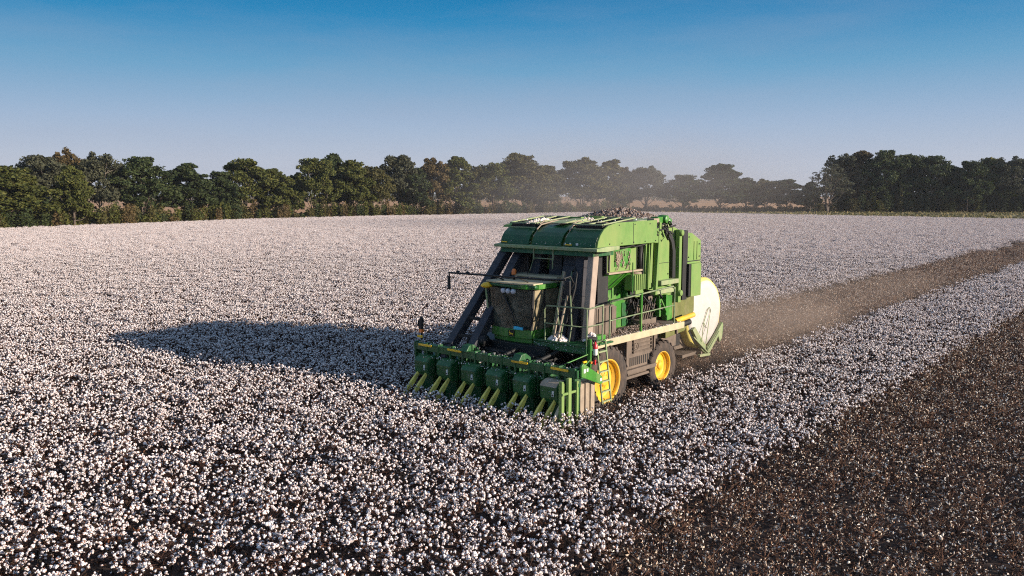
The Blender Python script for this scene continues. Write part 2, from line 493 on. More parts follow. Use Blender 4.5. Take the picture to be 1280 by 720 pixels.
class Clump:
    def __init__(s): s.V, s.F, s.m, s.sm, s.n = [], [], [], [], 0
    def add(s, V, F, m, sm):
        s.V.append(V); s.F += [tuple(i + s.n for i in f) for f in F]; s.m += [m] * len(F); s.sm += [sm] * len(F); s.n += len(V)
    def boll(s, c, r, lobes=3):
        ax = rng.normal(size=3); ax[2] = abs(ax[2]) * 0.6 + 0.5; ax /= np.linalg.norm(ax)
        a = np.cross(ax, (1, 0.2, 0)); a /= np.linalg.norm(a); b = np.cross(ax, a)
        ph = rng.uniform(0, 6.28)
        for k in range(lobes):
            t = ph + k * 2 * math.pi / lobes
            off = (a * math.cos(t) + b * math.sin(t)) * r * 0.52
            V = IV * (r * rng.uniform(0.5, 0.85)) * (1 + rng.uniform(-0.28, 0.28, (12, 1))) * rng.uniform(0.7, 1.35, 3) + c + off
            s.add(V, IF, 0, True)
        # dry bur under the lint
        for k in range(3):
            t = ph + (k + 0.5) * 2 * math.pi / 3
            o = a * math.cos(t) + b * math.sin(t); q = a * math.sin(t) - b * math.cos(t)
            V = np.array([c - ax * r * 0.8, c + o * r * 1.15 - q * r * 0.35 - ax * r * 0.2, c + o * r * 1.35 + ax * r * 0.25, c + o * r * 1.1 + q * r * 0.35 - ax * r * 0.2])
            s.add(V, [(0, 1, 2, 3)], 1, False)
    def stick(s, a, b, r, m=2):
        a, b = np.array(a, float), np.array(b, float)
        d = b - a; x = np.cross(d, (0.3, 0.9, 0.1)); x /= np.linalg.norm(x) + 1e-9; y = np.cross(d, x); y /= np.linalg.norm(y) + 1e-9
        V = np.array([a + x * r, a - x * r * 0.5 + y * r * 0.87, a - x * r * 0.5 - y * r * 0.87, b + x * r * 0.5, b - x * r * 0.25 + y * r * 0.4, b - x * r * 0.25 - y * r * 0.4])
        s.add(V, [(0, 1, 4, 3), (1, 2, 5, 4), (2, 0, 3, 5)], m, False)
    def leaf(s, c, r, m=3):
        d = rng.normal(size=3); d /= np.linalg.norm(d); e = np.cross(d, rng.normal(size=3)); e /= np.linalg.norm(e)
        g = np.cross(d, e)
        V = np.array([c - d * r, c + e * r * 0.6 + g * r * 0.2, c + d * r, c - e * r * 0.6 + g * r * 0.2])
        s.add(V, [(0, 1, 2), (0, 2, 3)], m, False)
    def data(s): return np.concatenate(s.V), s.F, s.m, s.sm

def cotton_plant(cl, cx=0, cy=0, n=20, H=0.76, R=0.36, br=0.0275, lobes=3, leaves=16, twigs=True):
    top = []
    cl.stick((cx, cy, 0), (cx + rng.normal() * 0.04, cy + rng.normal() * 0.04, H * 0.9), 0.009)
    for i in range(n):
        t = rng.uniform(0.42, 1.0) ** 0.55
        rr = R * math.sqrt(rng.uniform(0.02, 1)) * (1.15 - 0.35 * t)
        a = rng.uniform(0, 6.283)
        p = np.array([cx + rr * math.cos(a), cy + rr * math.sin(a), H * t + rng.normal() * 0.025])
        cl.boll(p, br * rng.choice([rng.uniform(0.55, 0.9), rng.uniform(0.9, 1.2), rng.uniform(1.15, 1.5)], p=[0.35, 0.45, 0.2]), lobes)
        if twigs: cl.stick((cx, cy, max(0.05, p[2] - 0.16)), p - np.array([0, 0, br * 0.7]), 0.005)
    for i in range(leaves):
        rr = R * 1.1 * math.sqrt(rng.uniform(0, 1)); a = rng.uniform(0, 6.283)
        cl.leaf(np.array([cx + rr * math.cos(a), cy + rr * math.sin(a), H * rng.uniform(0.25, 0.88)]), rng.uniform(0.02, 0.05))

def stubble_plant(cl, cx=0, cy=0, H=0.62, R=0.30, twigs=22, burs=30, lint=11):
    cl.stick((cx, cy, 0), (cx + rng.normal() * 0.05, cy + rng.normal() * 0.05, H), 0.010)
    for i in range(twigs):
        a = rng.uniform(0, 6.283); h0 = rng.uniform(0.1, 0.75) * H; rr = R * rng.uniform(0.4, 1.1)
        b = np.array([cx + rr * math.cos(a), cy + rr * math.sin(a), h0 + rng.uniform(0.02, 0.34) * H])
        cl.stick((cx, cy, h0), b, 0.0065, 2)
        if i < burs: cl_bur(cl, b, rng.uniform(0.020, 0.042))
    for i in range(max(0, burs - twigs)):
        a = rng.uniform(0, 6.283); rr = R * math.sqrt(rng.uniform(0, 1))
        cl_bur(cl, np.array([cx + rr * math.cos(a), cy + rr * math.sin(a), rng.uniform(0.4, 1) * H]), rng.uniform(0.018, 0.040))
    for i in range(14):
        rr = R * 1.1 * math.sqrt(rng.uniform(0, 1)); a = rng.uniform(0, 6.283)
        cl.leaf(np.array([cx + rr * math.cos(a), cy + rr * math.sin(a), H * rng.uniform(0.1, 0.95)]), rng.uniform(0.02, 0.045))
    for i in range(lint):
        rr = R * math.sqrt(rng.uniform(0, 1)); a = rng.uniform(0, 6.283)
        p = np.array([cx + rr * math.cos(a), cy + rr * math.sin(a), H * rng.uniform(0.1, 1.0)])
        r = rng.uniform(0.008, 0.020)
        cl.add(IV * r * rng.uniform(0.5, 1.7, 3) + p, IF, 0, True)

def cl_bur(cl, c, r):
    ax = rng.normal(size=3); ax /= np.linalg.norm(ax)
    a = np.cross(ax, (1, 0.2, 0)); a /= np.linalg.norm(a); b = np.cross(ax, a)
    for k in range(4):
        t = k * math.pi / 2; o = a * math.cos(t) + b * math.sin(t); q = np.cross(ax, o)
        V = np.array([c, c + o * r * 0.8 + q * r * 0.4 + ax * r * 0.3, c + o * r * 1.3 + ax * r * 1.0, c + o * r * 0.8 - q * r * 0.4 + ax * r * 0.3])
        cl.add(V, [(0, 1, 2, 3)], 1, False)

def scatter(name, variants, mats, P, scl, pick, rot=None):
    """one object: the variant clumps and the planting points share its mesh, geometry nodes place them"""
    K = len(variants)
    Vs, Fs, Ms, Ss, vid = [], [], [], [], []
    n = 0
    for k, c in enumerate(variants):
        V, F, m, sm = c.data()
        Vs.append(V); Fs += [tuple(i + n for i in f) for f in F]; Ms += m; Ss += sm
        vid.append(np.full(len(V), k + 1)); n += len(V)
    Vs.append(P); vid.append(-(pick + 1))
    V = np.concatenate(Vs)
    me = mesh_np(name, V, Fs, mats, Ms, Ss)
    vid = np.concatenate(vid).astype(np.int32)
    me.attributes.new('vid', 'INT', 'POINT').data.foreach_set('value', vid)
    s_all = np.ones(len(V)); s_all[n:] = scl
    me.attributes.new('scl', 'FLOAT', 'POINT').data.foreach_set('value', s_all.astype(np.float32))
    r_all = np.zeros((len(V), 3)); r_all[n:, 2] = rng.uniform(0, 6.283, len(P)) if rot is None else rot
    r_all[n:, :2] = rng.normal(0, 0.06, (len(P), 2))
    me.attributes.new('rot', 'FLOAT_VECTOR', 'POINT').data.foreach_set('vector', r_all.astype(np.float32).ravel())
    o = bpy.data.objects.new(name, me)
    COL.objects.link(o)
    g = bpy.data.node_groups.new(name + '_nodes', 'GeometryNodeTree')
    g.interface.new_socket('Geometry', in_out='INPUT', socket_type='NodeSocketGeometry')
    g.interface.new_socket('Geometry', in_out='OUTPUT', socket_type='NodeSocketGeometry')
    N, L = g.nodes, g.links
    gi, go = N.new('NodeGroupInput'), N.new('NodeGroupOutput')
    def named(nm, dt):
        a = N.new('GeometryNodeInputNamedAttribute'); a.data_type = dt; a.inputs['Name'].default_value = nm
        return [x for x in a.outputs if x.enabled][0]
    a_vid, a_scl, a_rot = named('vid', 'INT'), named('scl', 'FLOAT'), named('rot', 'FLOAT_VECTOR')
    join = N.new('GeometryNodeJoinGeometry')
    def sep(val):
        c = N.new('FunctionNodeCompare'); c.data_type = 'INT'; c.operation = 'EQUAL'
        ins = [x for x in c.inputs if x.enabled and x.name in ('A', 'B')]
        L.new(a_vid, ins[0]); ins[1].default_value = val
        s = N.new('GeometryNodeSeparateGeometry'); s.domain = 'POINT'
        L.new(gi.outputs[0], s.inputs['Geometry']); L.new(c.outputs[0], s.inputs['Selection'])
        return s.outputs['Selection']
    for k in range(K):
        ip = N.new('GeometryNodeInstanceOnPoints')
        L.new(sep(-(k + 1)), ip.inputs['Points'])
        L.new(sep(k + 1), ip.inputs['Instance'])
        L.new(a_rot, ip.inputs['Rotation'])
        L.new(a_scl, ip.inputs['Scale'])
        L.new(ip.outputs[0], join.inputs[0])
    L.new(join.outputs[0], go.inputs[0])
    md = o.modifiers.new('planting', 'NODES')
    md.node_group = g
    return o

m_lint = inst_mat('cotton_lint', [(0.88, 0.80, 0.77), (0.92, 0.86, 0.84), (0.86, 0.76, 0.72), (0.94, 0.90, 0.88), (0.82, 0.68, 0.62)], 0.95, trans=0.12, spec=0.0)
m_bur = inst_mat('dry_bur', [(0.20, 0.075, 0.04), (0.32, 0.13, 0.07), (0.12, 0.05, 0.035), (0.42, 0.17, 0.09)], 0.85)
m_stem = inst_mat('dark_stem', [(0.040, 0.020, 0.016), (0.07, 0.036, 0.025)], 0.85)
m_leaf = inst_mat('withered_leaf', [(0.030, 0.020, 0.015), (0.055, 0.030, 0.020), (0.025, 0.022, 0.014), (0.13, 0.05, 0.025)], 0.85)
m_bur2 = inst_mat('empty_tan_bur', [(0.10, 0.050, 0.034), (0.78, 0.62, 0.46), (0.14, 0.070, 0.045), (0.07, 0.038, 0.028), (0.38, 0.23, 0.14), (0.11, 0.055, 0.036), (0.88, 0.80, 0.70), (0.08, 0.042, 0.03)], 0.85, const=True)
m_stem2 = inst_mat('brown_stalk', [(0.10, 0.050, 0.032), (0.18, 0.10, 0.065), (0.065, 0.036, 0.025)], 0.85)
COTTON_M = [m_lint, m_bur, m_stem, m_leaf]
m_lint2 = inst_mat('leftover_lint', [(0.85, 0.72, 0.58), (0.7, 0.55, 0.42), (0.9, 0.84, 0.76)], 0.95, trans=0.15, spec=0.0)
STUB_M = [m_lint2, m_bur2, m_stem2, m_leaf]

fe = np.array(FIELD_EDGE, float)
def field_limit(x):
    return np.interp(x, fe[:, 0], fe[:, 1])
def in_view(x, y, m=1.12, pad=4.0):
    return (np.abs(x) < 0.64 * m * y + pad) & (y > 7.5)

def region_points(spacing_v, spacing_u, ymin, ymax, jit, test):
    us = np.arange(-330, 330, spacing_u); vs = np.arange(-330, 330, spacing_v)
    U, Vv = np.meshgrid(us, vs); U = U.ravel(); Vv = Vv.ravel()
    U = U + rng.uniform(-0.5, 0.5, len(U)) * spacing_u * 0.85
    Vv = Vv + rng.normal(0, jit, len(U))
    X = M_ORG[0] + M_R[0] * U + M_L[0] * Vv
    Y = M_ORG[1] + M_R[1] * U + M_L[1] * Vv
    edge = rng.normal(0, 0.07, len(U))
    k = in_view(X, Y) & (Y >= ymin) & (Y < ymax) & (Y < field_limit(X) - 0.5) & test(U, Vv + edge)
    return X[k], Y[k]

def is_cotton(u, v):
    swath = (v > -3.0) & (v < 3.02) & (u > -0.60)
    return ~swath & (v < 7.75)
def is_stub(u, v):
    return ((v > -2.85) & (v < 2.95) & (u > -0.42)) | (v >= 7.55)

NEAR = 72.0
near_v = []
for k in range(9):
    c = Clump(); cotton_plant(c, n=43, R=0.42, br=0.0236, leaves=34); near_v.append(c)
far_v = []
for k in range(6):
    c = Clump()
    for i in range(11):
        cotton_plant(c, rng.uniform(-1.0, 1.0), rng.uniform(-1.0, 1.0), n=28, lobes=2, leaves=8, twigs=False, H=rng.uniform(0.70, 0.84))
    far_v.append(c)
X1, Y1 = region_points(0.50, 0.48, 0, NEAR, 0.11, is_cotton)
X2, Y2 = region_points(1.55, 1.55, NEAR, 400, 0.3, is_cotton)
P = np.concatenate([np.stack([X1, Y1, np.zeros(len(X1))], 1), np.stack([X2, Y2, np.zeros(len(X2))], 1)])
pick = np.concatenate([rng.integers(0, 9, len(X1)), rng.integers(9, 15, len(X2))])
sc_ = np.concatenate([rng.uniform(0.86, 1.12, len(X1)), rng.uniform(0.95, 1.08, len(X2))])
o = scatter('cotton_crop', near_v + far_v, COTTON_M, P, sc_, pick)
tag(o, 'unpicked cotton field thick with open white bolls around the harvester', 'cotton crop', kind='stuff')
print('cotton instances', len(P))
st_n, st_f = [], []
for k in range(6):
    c = Clump(); stubble_plant(c); st_n.append(c)
for k in range(4):
    c = Clump()
    for i in range(8): stubble_plant(c, rng.uniform(-1, 1), rng.uniform(-1, 1), twigs=20, burs=34, lint=6)
    st_f.append(c)
X1, Y1 = region_points(0.50, 0.42, 0, NEAR, 0.12, is_stub)
X2, Y2 = region_points(1.5, 1.5, NEAR, 400, 0.4, is_stub)
P = np.concatenate([np.stack([X1, Y1, np.zeros(len(X1))], 1), np.stack([X2, Y2, np.zeros(len(X2))], 1)])
pick = np.concatenate([rng.integers(0, 6, len(X1)), rng.integers(6, 10, len(X2))])
U_, V_ = to_uv(P[:, 0], P[:, 1])
sc_ = rng.uniform(0.85, 1.15, len(P))
under = (U_ > -0.5) & (U_ < 10.5) & (V_ > -2.7) & (V_ < 2.9)
sc_[under] *= 0.62
fresh = V_ < 5.0
m_bur3 = inst_mat('dusty_bur', [(0.20, 0.12, 0.085), (0.62, 0.47, 0.35), (0.26, 0.16, 0.11), (0.16, 0.095, 0.07), (0.44, 0.31, 0.22), (0.22, 0.13, 0.09), (0.80, 0.70, 0.60)], 0.9, const=True)
m_stem3 = inst_mat('dusty_stalk', [(0.22, 0.135, 0.095), (0.32, 0.21, 0.15), (0.15, 0.09, 0.065)], 0.9)
o = scatter('cotton_stubble', st_n + st_f, STUB_M, P[~fresh], sc_[~fresh], pick[~fresh])
tag(o, 'wide dark picked ground in the near right corner, flecked with shreds of lint', 'cotton stalks', kind='stuff')
o = scatter('cotton_stubble', st_n + st_f, [m_lint2, m_bur3, m_stem3, m_leaf], P[fresh], sc_[fresh], pick[fresh])
tag(o, 'narrow dusty brown strip of freshly picked stalks trailing behind the harvester', 'cotton stalks', kind='stuff')
print('stubble instances', len(P))

# ------------------------------------------------------------------ trees
def leaf_mat(name, cols): return inst_mat(name, cols, 0.75, trans=0.22, spec=0.25)
LM = {
 'green': leaf_mat('green_leaves', [(0.072, 0.088, 0.018), (0.115, 0.122, 0.026), (0.054, 0.068, 0.018), (0.150, 0.140, 0.032)]),
 'dark': leaf_mat('dark_green_leaves', [(0.036, 0.058, 0.020), (0.062, 0.084, 0.026), (0.030, 0.044, 0.016), (0.085, 0.100, 0.032)]),
 'olive': leaf_mat('olive_leaves', [(0.085, 0.085, 0.028), (0.12, 0.105, 0.032), (0.06, 0.062, 0.022), (0.15, 0.125, 0.04)]),
 'brown': leaf_mat('rusty_brown_leaves', [(0.11, 0.078, 0.034), (0.15, 0.105, 0.042), (0.085, 0.068, 0.03), (0.18, 0.12, 0.05)]),
 'grey': leaf_mat('grey_green_leaves', [(0.075, 0.080, 0.044), (0.105, 0.105, 0.060), (0.055, 0.062, 0.036)]),
}
M['bark'] = mat('grey_brown_bark', (0.11, 0.085, 0.065), 0.9, var=0.35, scale=2.0, bump=0.5)
M['bark_pale'] = mat('pale_bark', (0.30, 0.25, 0.19), 0.9, var=0.3, scale=2.0, bump=0.5)

def leaf_cloud(centers, radii, counts, size):
    """many small leaf triangles spread through lumpy clusters"""
    Vs = []
    for c, r, n in zip(centers, radii, counts):
        d = rng.normal(size=(n, 3)); d /= np.linalg.norm(d, axis=1)[:, None]
        rad = rng.uniform(0.15, 1.0, n) ** 0.5
        p = c + d * rad[:, None] * np.array(r)
        Vs.append(p)
    P = np.concatenate(Vs); n = len(P)
    a = rng.normal(size=(n, 3)); a[:, 2] *= 0.6; a /= np.linalg.norm(a, axis=1)[:, None]
    b = np.cross(a, rng.normal(size=(n, 3))); b /= np.linalg.norm(b, axis=1)[:, None]
    s = size * rng.uniform(0.6, 1.35, (n, 1))
    V = np.empty((n, 4, 3))
    V[:, 0] = P - a * s; V[:, 1] = P + b * s * 0.62 + a * s * 0.1; V[:, 2] = P + a * s; V[:, 3] = P - b * s * 0.62 - a * s * 0.1
    F = np.arange(n * 4).reshape(n, 4)
    return V.reshape(-1, 3), [tuple(f) for f in F.tolist()]

def tree_proto(W, H, base, lean, nclu, dens, leafm, bark, size=0.30, sparse=False, flat=0.8, forks=1):
    """unit metres: W crown width, H height, base crown start height"""
    root = empty('tree')
    tk = MB()
    trunk_top = base + (H - base) * 0.62
    stems = []
    for f in range(forks):
        off = (f - (forks - 1) / 2) * 0.9
        pts = []
        for i in range(7):
            t = i / 6
            pts.append((off * (0.4 + 1.6 * t) + lean * t * W * 0.5 + math.sin(t * 3 + W + f) * 0.25, math.cos(t * 2.5 + f) * 0.3 * t, trunk_top * t))
        tk.tube(pts, (0.018 * H + 0.04) / math.sqrt(forks), 8, 0.005 * H)
        stems.append(pts)
    # big boughs, each a lobe of the crown, then leaf clusters around the lobe
    cs, rs, ns = [], [], []
    lobes = []
    nl = 5 + int(W / 2.2)
    for i in range(nl):
        a = i * 2.399 + W; k = (i + 0.5) / nl
        z = base + (H - base) * (0.22 + 0.62 * k) 
        rad = W * 0.5 * math.sqrt(max(0.02, 1 - (k * 0.95) ** 2.2)) * (0.55 if i % 3 else 0.68)
        lr = W * rng.uniform(0.19, 0.27)
        lobes.append((lean * W * 0.3 + rad * math.cos(a), rad * math.sin(a), min(z, H - lr * 0.72), lr))
    lobes.append((lean * W * 0.3 + rng.normal() * 0.5, 0, H - W * 0.15, W * 0.20))
    for (lx, ly, lz, lr) in lobes:
        st = stems[rng.integers(0, len(stems))]
        q = st[int(np.clip(lz / H * 5.5 - 1, 1, 5))]
        sp = Vector(q); lc = Vector((lx, ly, lz - lr * 0.3))
        md = sp.lerp(lc, 0.5) + Vector((0, 0, -0.03 * H))
        tk.tube([sp, md, lc], 0.0075 * H, 6, 0.003 * H)
        for j in range(nclu):
            d = rng.normal(size=3); d /= np.linalg.norm(d)
            if d[2] < -0.35 and rng.uniform() < 0.6: d[2] *= -1
            rr = lr * rng.uniform(0.35, 1.0)
            c = np.array([lx, ly, lz]) + d * rr * np.array([1.05, 1.05, 0.78])
            c[2] = max(c[2], 0.6)
            r = lr * rng.uniform(0.26, 0.50)
            cs.append(c); rs.append((r, r, r * 0.62)); ns.append(int(dens * rng.uniform(0.5, 1.4)))
            if sparse or j % 4 == 0:
                tk.tube([lc, lc.lerp(Vector(c), 0.6) + Vector((0, 0, -0.1)), c], 0.0028 * H, 4, 0.001 * H)
    tk.build('trunk', bark, root, flip=False)
    V, F = leaf_cloud(cs, rs, ns, size)
    me = mesh_np('crown', V, F, [leafm])
    c = bpy.data.objects.new('crown', me); COL.objects.link(c); c.parent = root
    return root

PROTO = {}
def proto(kind, idx):
    key = (kind, idx)
    if key not in PROTO:
        if kind == 'bare':
            PROTO[key] = (tree_proto(9, 14, 2.5, 0.12, 9, 34, LM['grey'], M['bark'], 0.20, sparse=True, forks=2), False)
        else:
            W, base, ncl, dens, lean = [(11, 0.6, 20, 105, 0.1), (12.5, 1.8, 15, 100, -0.15), (10, -0.3, 21, 100, 0.05), (13, 1.6, 16, 110, 0.0)][idx % 4]
            lm = LM[kind]
            PROTO[key] = (tree_proto(W, 14, base, lean, ncl, dens, lm, M['bark_pale'] if idx % 4 == 1 else M['bark'], 0.27, forks=[1, 2, 1, 3][idx % 4]), False)
        PROTO[key] = (PROTO[key][0], [9, 11, 12.5, 10, 13][0] if kind == 'bare' else [11, 12.5, 10, 13][idx % 4])
        return PROTO[key][0], PROTO[key][1]
    return copy_tree(PROTO[key][0]), PROTO[key][1]

DY = [(-120, 112), (-60, 126), (0, 146), (160, 172), (320, 210), (480, 238), (640, 272), (800, 312), (960, 306), (1120, 300), (1340, 292)]
def dist_at(px): return float(np.interp(px, [a for a, b in DY], [b for a, b in DY]))
# (centre px, width px, top px row, kind, shape, depth offset m, label)
TREES = [
 (-42, 75, 205, 'green', 2, 0, 'broad green tree cut by the left end of the tree line'),
 (18, 76, 207, 'green', 0, 0, 'wide flat-topped green tree at the left end of the tree line'),
 (58, 60, 194, 'grey', 3, 8, 'airy grey-green tree rising behind the flat-topped green one at far left'),
 (98, 44, 188, 'brown', 1, 10, 'tall rusty-crowned tree, the reddest and highest at the left end'),
 (96, 40, 207, 'green', 2, -3, 'short yellow-green tree standing in front of the rusty-crowned one'),
 (131, 52, 191, 'grey', 1, 3, 'tall thin-leaved tree with a pale bare trunk, right of the rusty one'),
 (183, 66, 197, 'dark', 3, 0, 'dark umbrella-shaped tree standing alone before the first sky gap'),
 (239, 60, 204, 'dark', 2, 0, 'dark round tree bushy to the ground, right of the first sky gap'),
 (277, 40, 214, 'dark', 0, 2, 'smaller dark tree squeezed between two taller ones left of the second gap'),
 (309, 58, 198, 'green', 1, 3, 'green tree with an open crown, highest left of the second sky gap'),
 (346, 42, 211, 'green', 2, 0, 'rounded green tree just left of the second sky gap'),
 (368, 22, 219, 'dark', 0, 3, 'small dark tree leaning into the second sky gap'),
 (395, 46, 197, 'green', 3, 0, 'spreading green tree with a leaning pale trunk, right of the second gap'),
 (420, 40, 192, 'dark', 2, 4, 'tallest dark green dome just right of the second sky gap'),
 (444, 44, 200, 'green', 0, 0, 'green tree with full crown left of the orange-tinged one'),
 (468, 40, 207, 'olive', 1, 1, 'tree with orange-tinged autumn crown near the middle of the left half'),
 (503, 46, 194, 'grey', 3, 3, 'grey-green tree with a narrow raised peak'),
 (522, 34, 210, 'dark', 2, 0, 'low dark tree under the raised grey-green peak'),
 (541, 36, 199, 'brown', 0, 2, 'tan-brown tree beside the dark green column'),
 (571, 44, 196, 'green', 2, 0, 'deep green column-like tree right of the tan-brown one'),
 (598, 36, 207, 'olive', 1, 3, 'olive tree right of the deep green column'),
 (618, 40, 203, 'green', 3, 0, 'green tree just left of the harvester roof'),
 (655, 56, 191, 'olive', 0, 0, 'tall domed olive tree behind the harvester front hood'),
 (683, 44, 207, 'olive', 2, 2, 'lower olive tree in the dip right of the tall dome'),
 (727, 60, 198, 'olive', 3, 2, 'broad dust-veiled tree forming the left half of the wide dome'),
 (760, 46, 200, 'olive', 2, 4, 'dust-veiled tree forming the right half of the wide dome'),
 (780, 30, 210, 'brown', 0, 6, 'brownish tree at the right foot of the wide dome'),
 (806, 46, 208, 'grey', 1, 0, 'grey-green tree behind the harvester rear'),
 (852, 50, 219, 'dark', 3, 0, 'low wide dark tree right of the harvester rear'),
 (898, 48, 205, 'dark', 0, 0, 'tall rounded dark tree standing out above its low neighbours'),
 (929, 36, 222, 'dark', 2, 0, 'low dark tree right of the tall rounded one'),
 (954, 34, 224, 'olive', 3, 0, 'low olive tree midway between the tall rounded one and the lone round one'),
 (980, 36, 224, 'dark', 0, 0, 'low dark tree beside the small lone round one'),
 (1009, 26, 227, 'dark', 2, -4, 'small round dark tree in the gap left of the dense wood'),
 (1031, 46, 206, 'bare', 0, -6, 'half-bare tree with thin grey branches at the left edge of the dense wood'),
 (1046, 40, 193, 'grey', 1, 2, 'tall thin-topped tree just behind the half-bare one'),
 (1068, 50, 190, 'brown', 2, 4, 'brown-crowned tree near the left end of the dense wood'),
 (1100, 46, 189, 'dark', 3, 0, 'highest dark tree of the dense wood'),
 (1127, 44, 193, 'dark', 0, 3, 'dark tree right of the highest one in the dense wood'),
 (1158, 44, 192, 'dark', 1, 0, 'dark tree with an overhanging top at the notch in the dense wood'),
 (1182, 36, 207, 'dark', 2, 2, 'lower dark tree filling the notch of the dense wood'),
 (1204, 40, 202, 'dark', 3, -2, 'dark tree right of the notch in the dense wood'),
 (1229, 46, 197, 'green', 0, 3, 'greener tree near the right end of the tree line'),
 (1256, 42, 196, 'grey', 1, 0, 'open-topped tree with gaps near the right edge'),
 (1282, 46, 204, 'dark', 2, 2, 'dark tree cut by the right end of the tree line'),
 (1325, 54, 200, 'dark', 3, 0, 'dark tree standing past the right end of the tree line'),
]
for i, (px, wpx, top, kind, shp, dz, lab) in enumerate(TREES):
    Y = dist_at(px) + dz * 1.5
    h = CAM_H + (245 - top) / 1000.0 * Y
    w = wpx * 1.30 / 1000.0 * Y
    o, pw = proto(kind, shp)
    o.location = (px_x(px, Y), Y, 0)
    sx = w / pw
    o.scale = (sx, sx, h / 14.2)
    o.rotation_euler = (0, 0, (i * 2.399) % 6.283 if kind != 'bare' else 0.4)
    tag(o, lab, 'tree', 'trees along the far edge of the field')

# undergrowth along the foot of the tree line
def undergrowth():
    cs, rs, ns = [], [], []
    Vall, Fall, midx, n0 = [], [], [], 0
    for px in np.arange(-110, 1340, 2.6):
        Y = dist_at(px) + rng.uniform(-5, 3)
        hmul = 0.75 if px < 1030 else 0.95
        h = rng.uniform(2.6, 6.6) * hmul * (1.25 if rng.uniform() < 0.2 else 1)
        if 205 < px < 225 or 366 < px < 384 or 783 < px < 1012: h *= 0.5
        if px > 1040: h *= 1.5
        c = np.array([px_x(px, Y), Y, h * 0.42])
        r = (Y * 0.0038 * rng.uniform(0.7, 1.3), 2.0, h * 0.6)
        V, F = leaf_cloud([c], [r], [int(90 + h * 60)], 0.23)
        V[:, 2] = np.maximum(V[:, 2], 0.02)
        Vall.append(V); Fall += [tuple(i + n0 for i in f) for f in F]; n0 += len(V)
        k = rng.choice([0, 1, 2, 3], p=[0.28, 0.3, 0.24, 0.18]) if px < 1030 else rng.choice([1, 1, 0, 2])
        midx += [k] * len(F)
    me = mesh_np('undergrowth', np.concatenate(Vall), Fall, [LM['green'], LM['dark'], LM['olive'], LM['brown']], midx)
    o = bpy.data.objects.new('undergrowth', me); COL.objects.link(o)
    tag(o, 'tangled green and rusty bushes along the foot of the tree line', 'undergrowth', kind='stuff')
undergrowth()

# dark interior of the wood on the right: more scrub in depth
def backwood():
    Vall, Fall, n0 = [], [], 0
    for px in np.arange(1045, 1340, 2.2):
        for dd in (8, 16, 26):
            Y = dist_at(px) + dd + rng.uniform(-3, 3)
            h = rng.uniform(6, 15)
            c = np.array([px_x(px, Y), Y, h * 0.5])
            V, F = leaf_cloud([c], [(Y * 0.006, 3.0, h * 0.5)], [60], 0.42)
            V[:, 2] = np.maximum(V[:, 2], 0.02)
            Vall.append(V); Fall += [tuple(i + n0 for i in f) for f in F]; n0 += len(V)
    me = mesh_np('woodland_undergrowth', np.concatenate(Vall), Fall, [LM['dark']])
    o = bpy.data.objects.new('woodland_undergrowth', me); COL.objects.link(o)
    tag(o, 'dark thicket filling the inside of the dense wood on the right', 'thicket', kind='stuff')
backwood()

def far_wood():
    Vall, Fall, n0 = [], [], 0
    for X in np.arange(-900, 900, 6.0):
        Y = 980 + 60 * math.sin(X * 0.01) + rng.uniform(-15, 15)
        h = 12 + 4 * math.sin(X * 0.021) + rng.uniform(-2, 3)
        V, F = leaf_cloud([np.array([X, Y, h * 0.5])], [(7.0, 6.0, h * 0.55)], [90], 1.1)
        V[:, 2] = np.maximum(V[:, 2], 0.02)
        Vall.append(V); Fall += [tuple(i + n0 for i in f) for f in F]; n0 += len(V)
    me = mesh_np('distant_wood', np.concatenate(Vall), Fall, [LM['grey']])
    o = bpy.data.objects.new('distant_wood', me); COL.objects.link(o)
    tag(o, 'distant band of woodland seen through the gaps', 'woodland', kind='stuff')
far_wood()

# rough grass tufts on the verge
def tufts():
    n = 26000
    xs = rng.uniform(-110, 260, n); ys = rng.uniform(100, 310, n)
    vo = np.array(VERGE_OUT, float)
    k = (ys > field_limit(xs) + 0.3) & (ys < np.interp(xs, vo[:, 0], vo[:, 1]) + 2)
    xs, ys = xs[k], ys[k]; n = len(xs)
    h = rng.uniform(0.25, 0.75, n); w = rng.uniform(0.25, 0.6, n); a = rng.uniform(0, 3.14, n)
    V = np.zeros((n, 3, 3))
    V[:, 0, 0] = xs - w * np.cos(a); V[:, 0, 1] = ys - w * np.sin(a)
    V[:, 1, 0] = xs + w * np.cos(a); V[:, 1, 1] = ys + w * np.sin(a)
    V[:, 2, 0] = xs + rng.normal(0, 0.2, n); V[:, 2, 1] = ys + rng.normal(0, 0.2, n); V[:, 2, 2] = h
    m = inst_mat('verge_grass', [(0.16, 0.15, 0.06), (0.26, 0.20, 0.10), (0.10, 0.11, 0.04), (0.32, 0.25, 0.13)], 0.9, trans=0.2)
    me = mesh_np('verge_grass', V.reshape(-1, 3), [tuple(f) for f in np.arange(n * 3).reshape(n, 3).tolist()], [m])
    o = bpy.data.objects.new('verge_grass', me); COL.objects.link(o)
    tag(o, 'rough dry grass tufts on the strip beyond the cotton', 'grass', kind='stuff')
tufts()

# ------------------------------------------------------------------ the cotton picker
picker = empty('cotton_picker', uvw(0, 0, 0), M_RZ)
tag(picker, 'big green six-row cotton picker driving through the white field', 'cotton picker')

def arc(c, r, a0, a1, n=8):
    return [(c[0] + r * math.cos(R_(a0 + (a1 - a0) * i / n)), c[1] + r * math.sin(R_(a0 + (a1 - a0) * i / n))) for i in range(n + 1)]

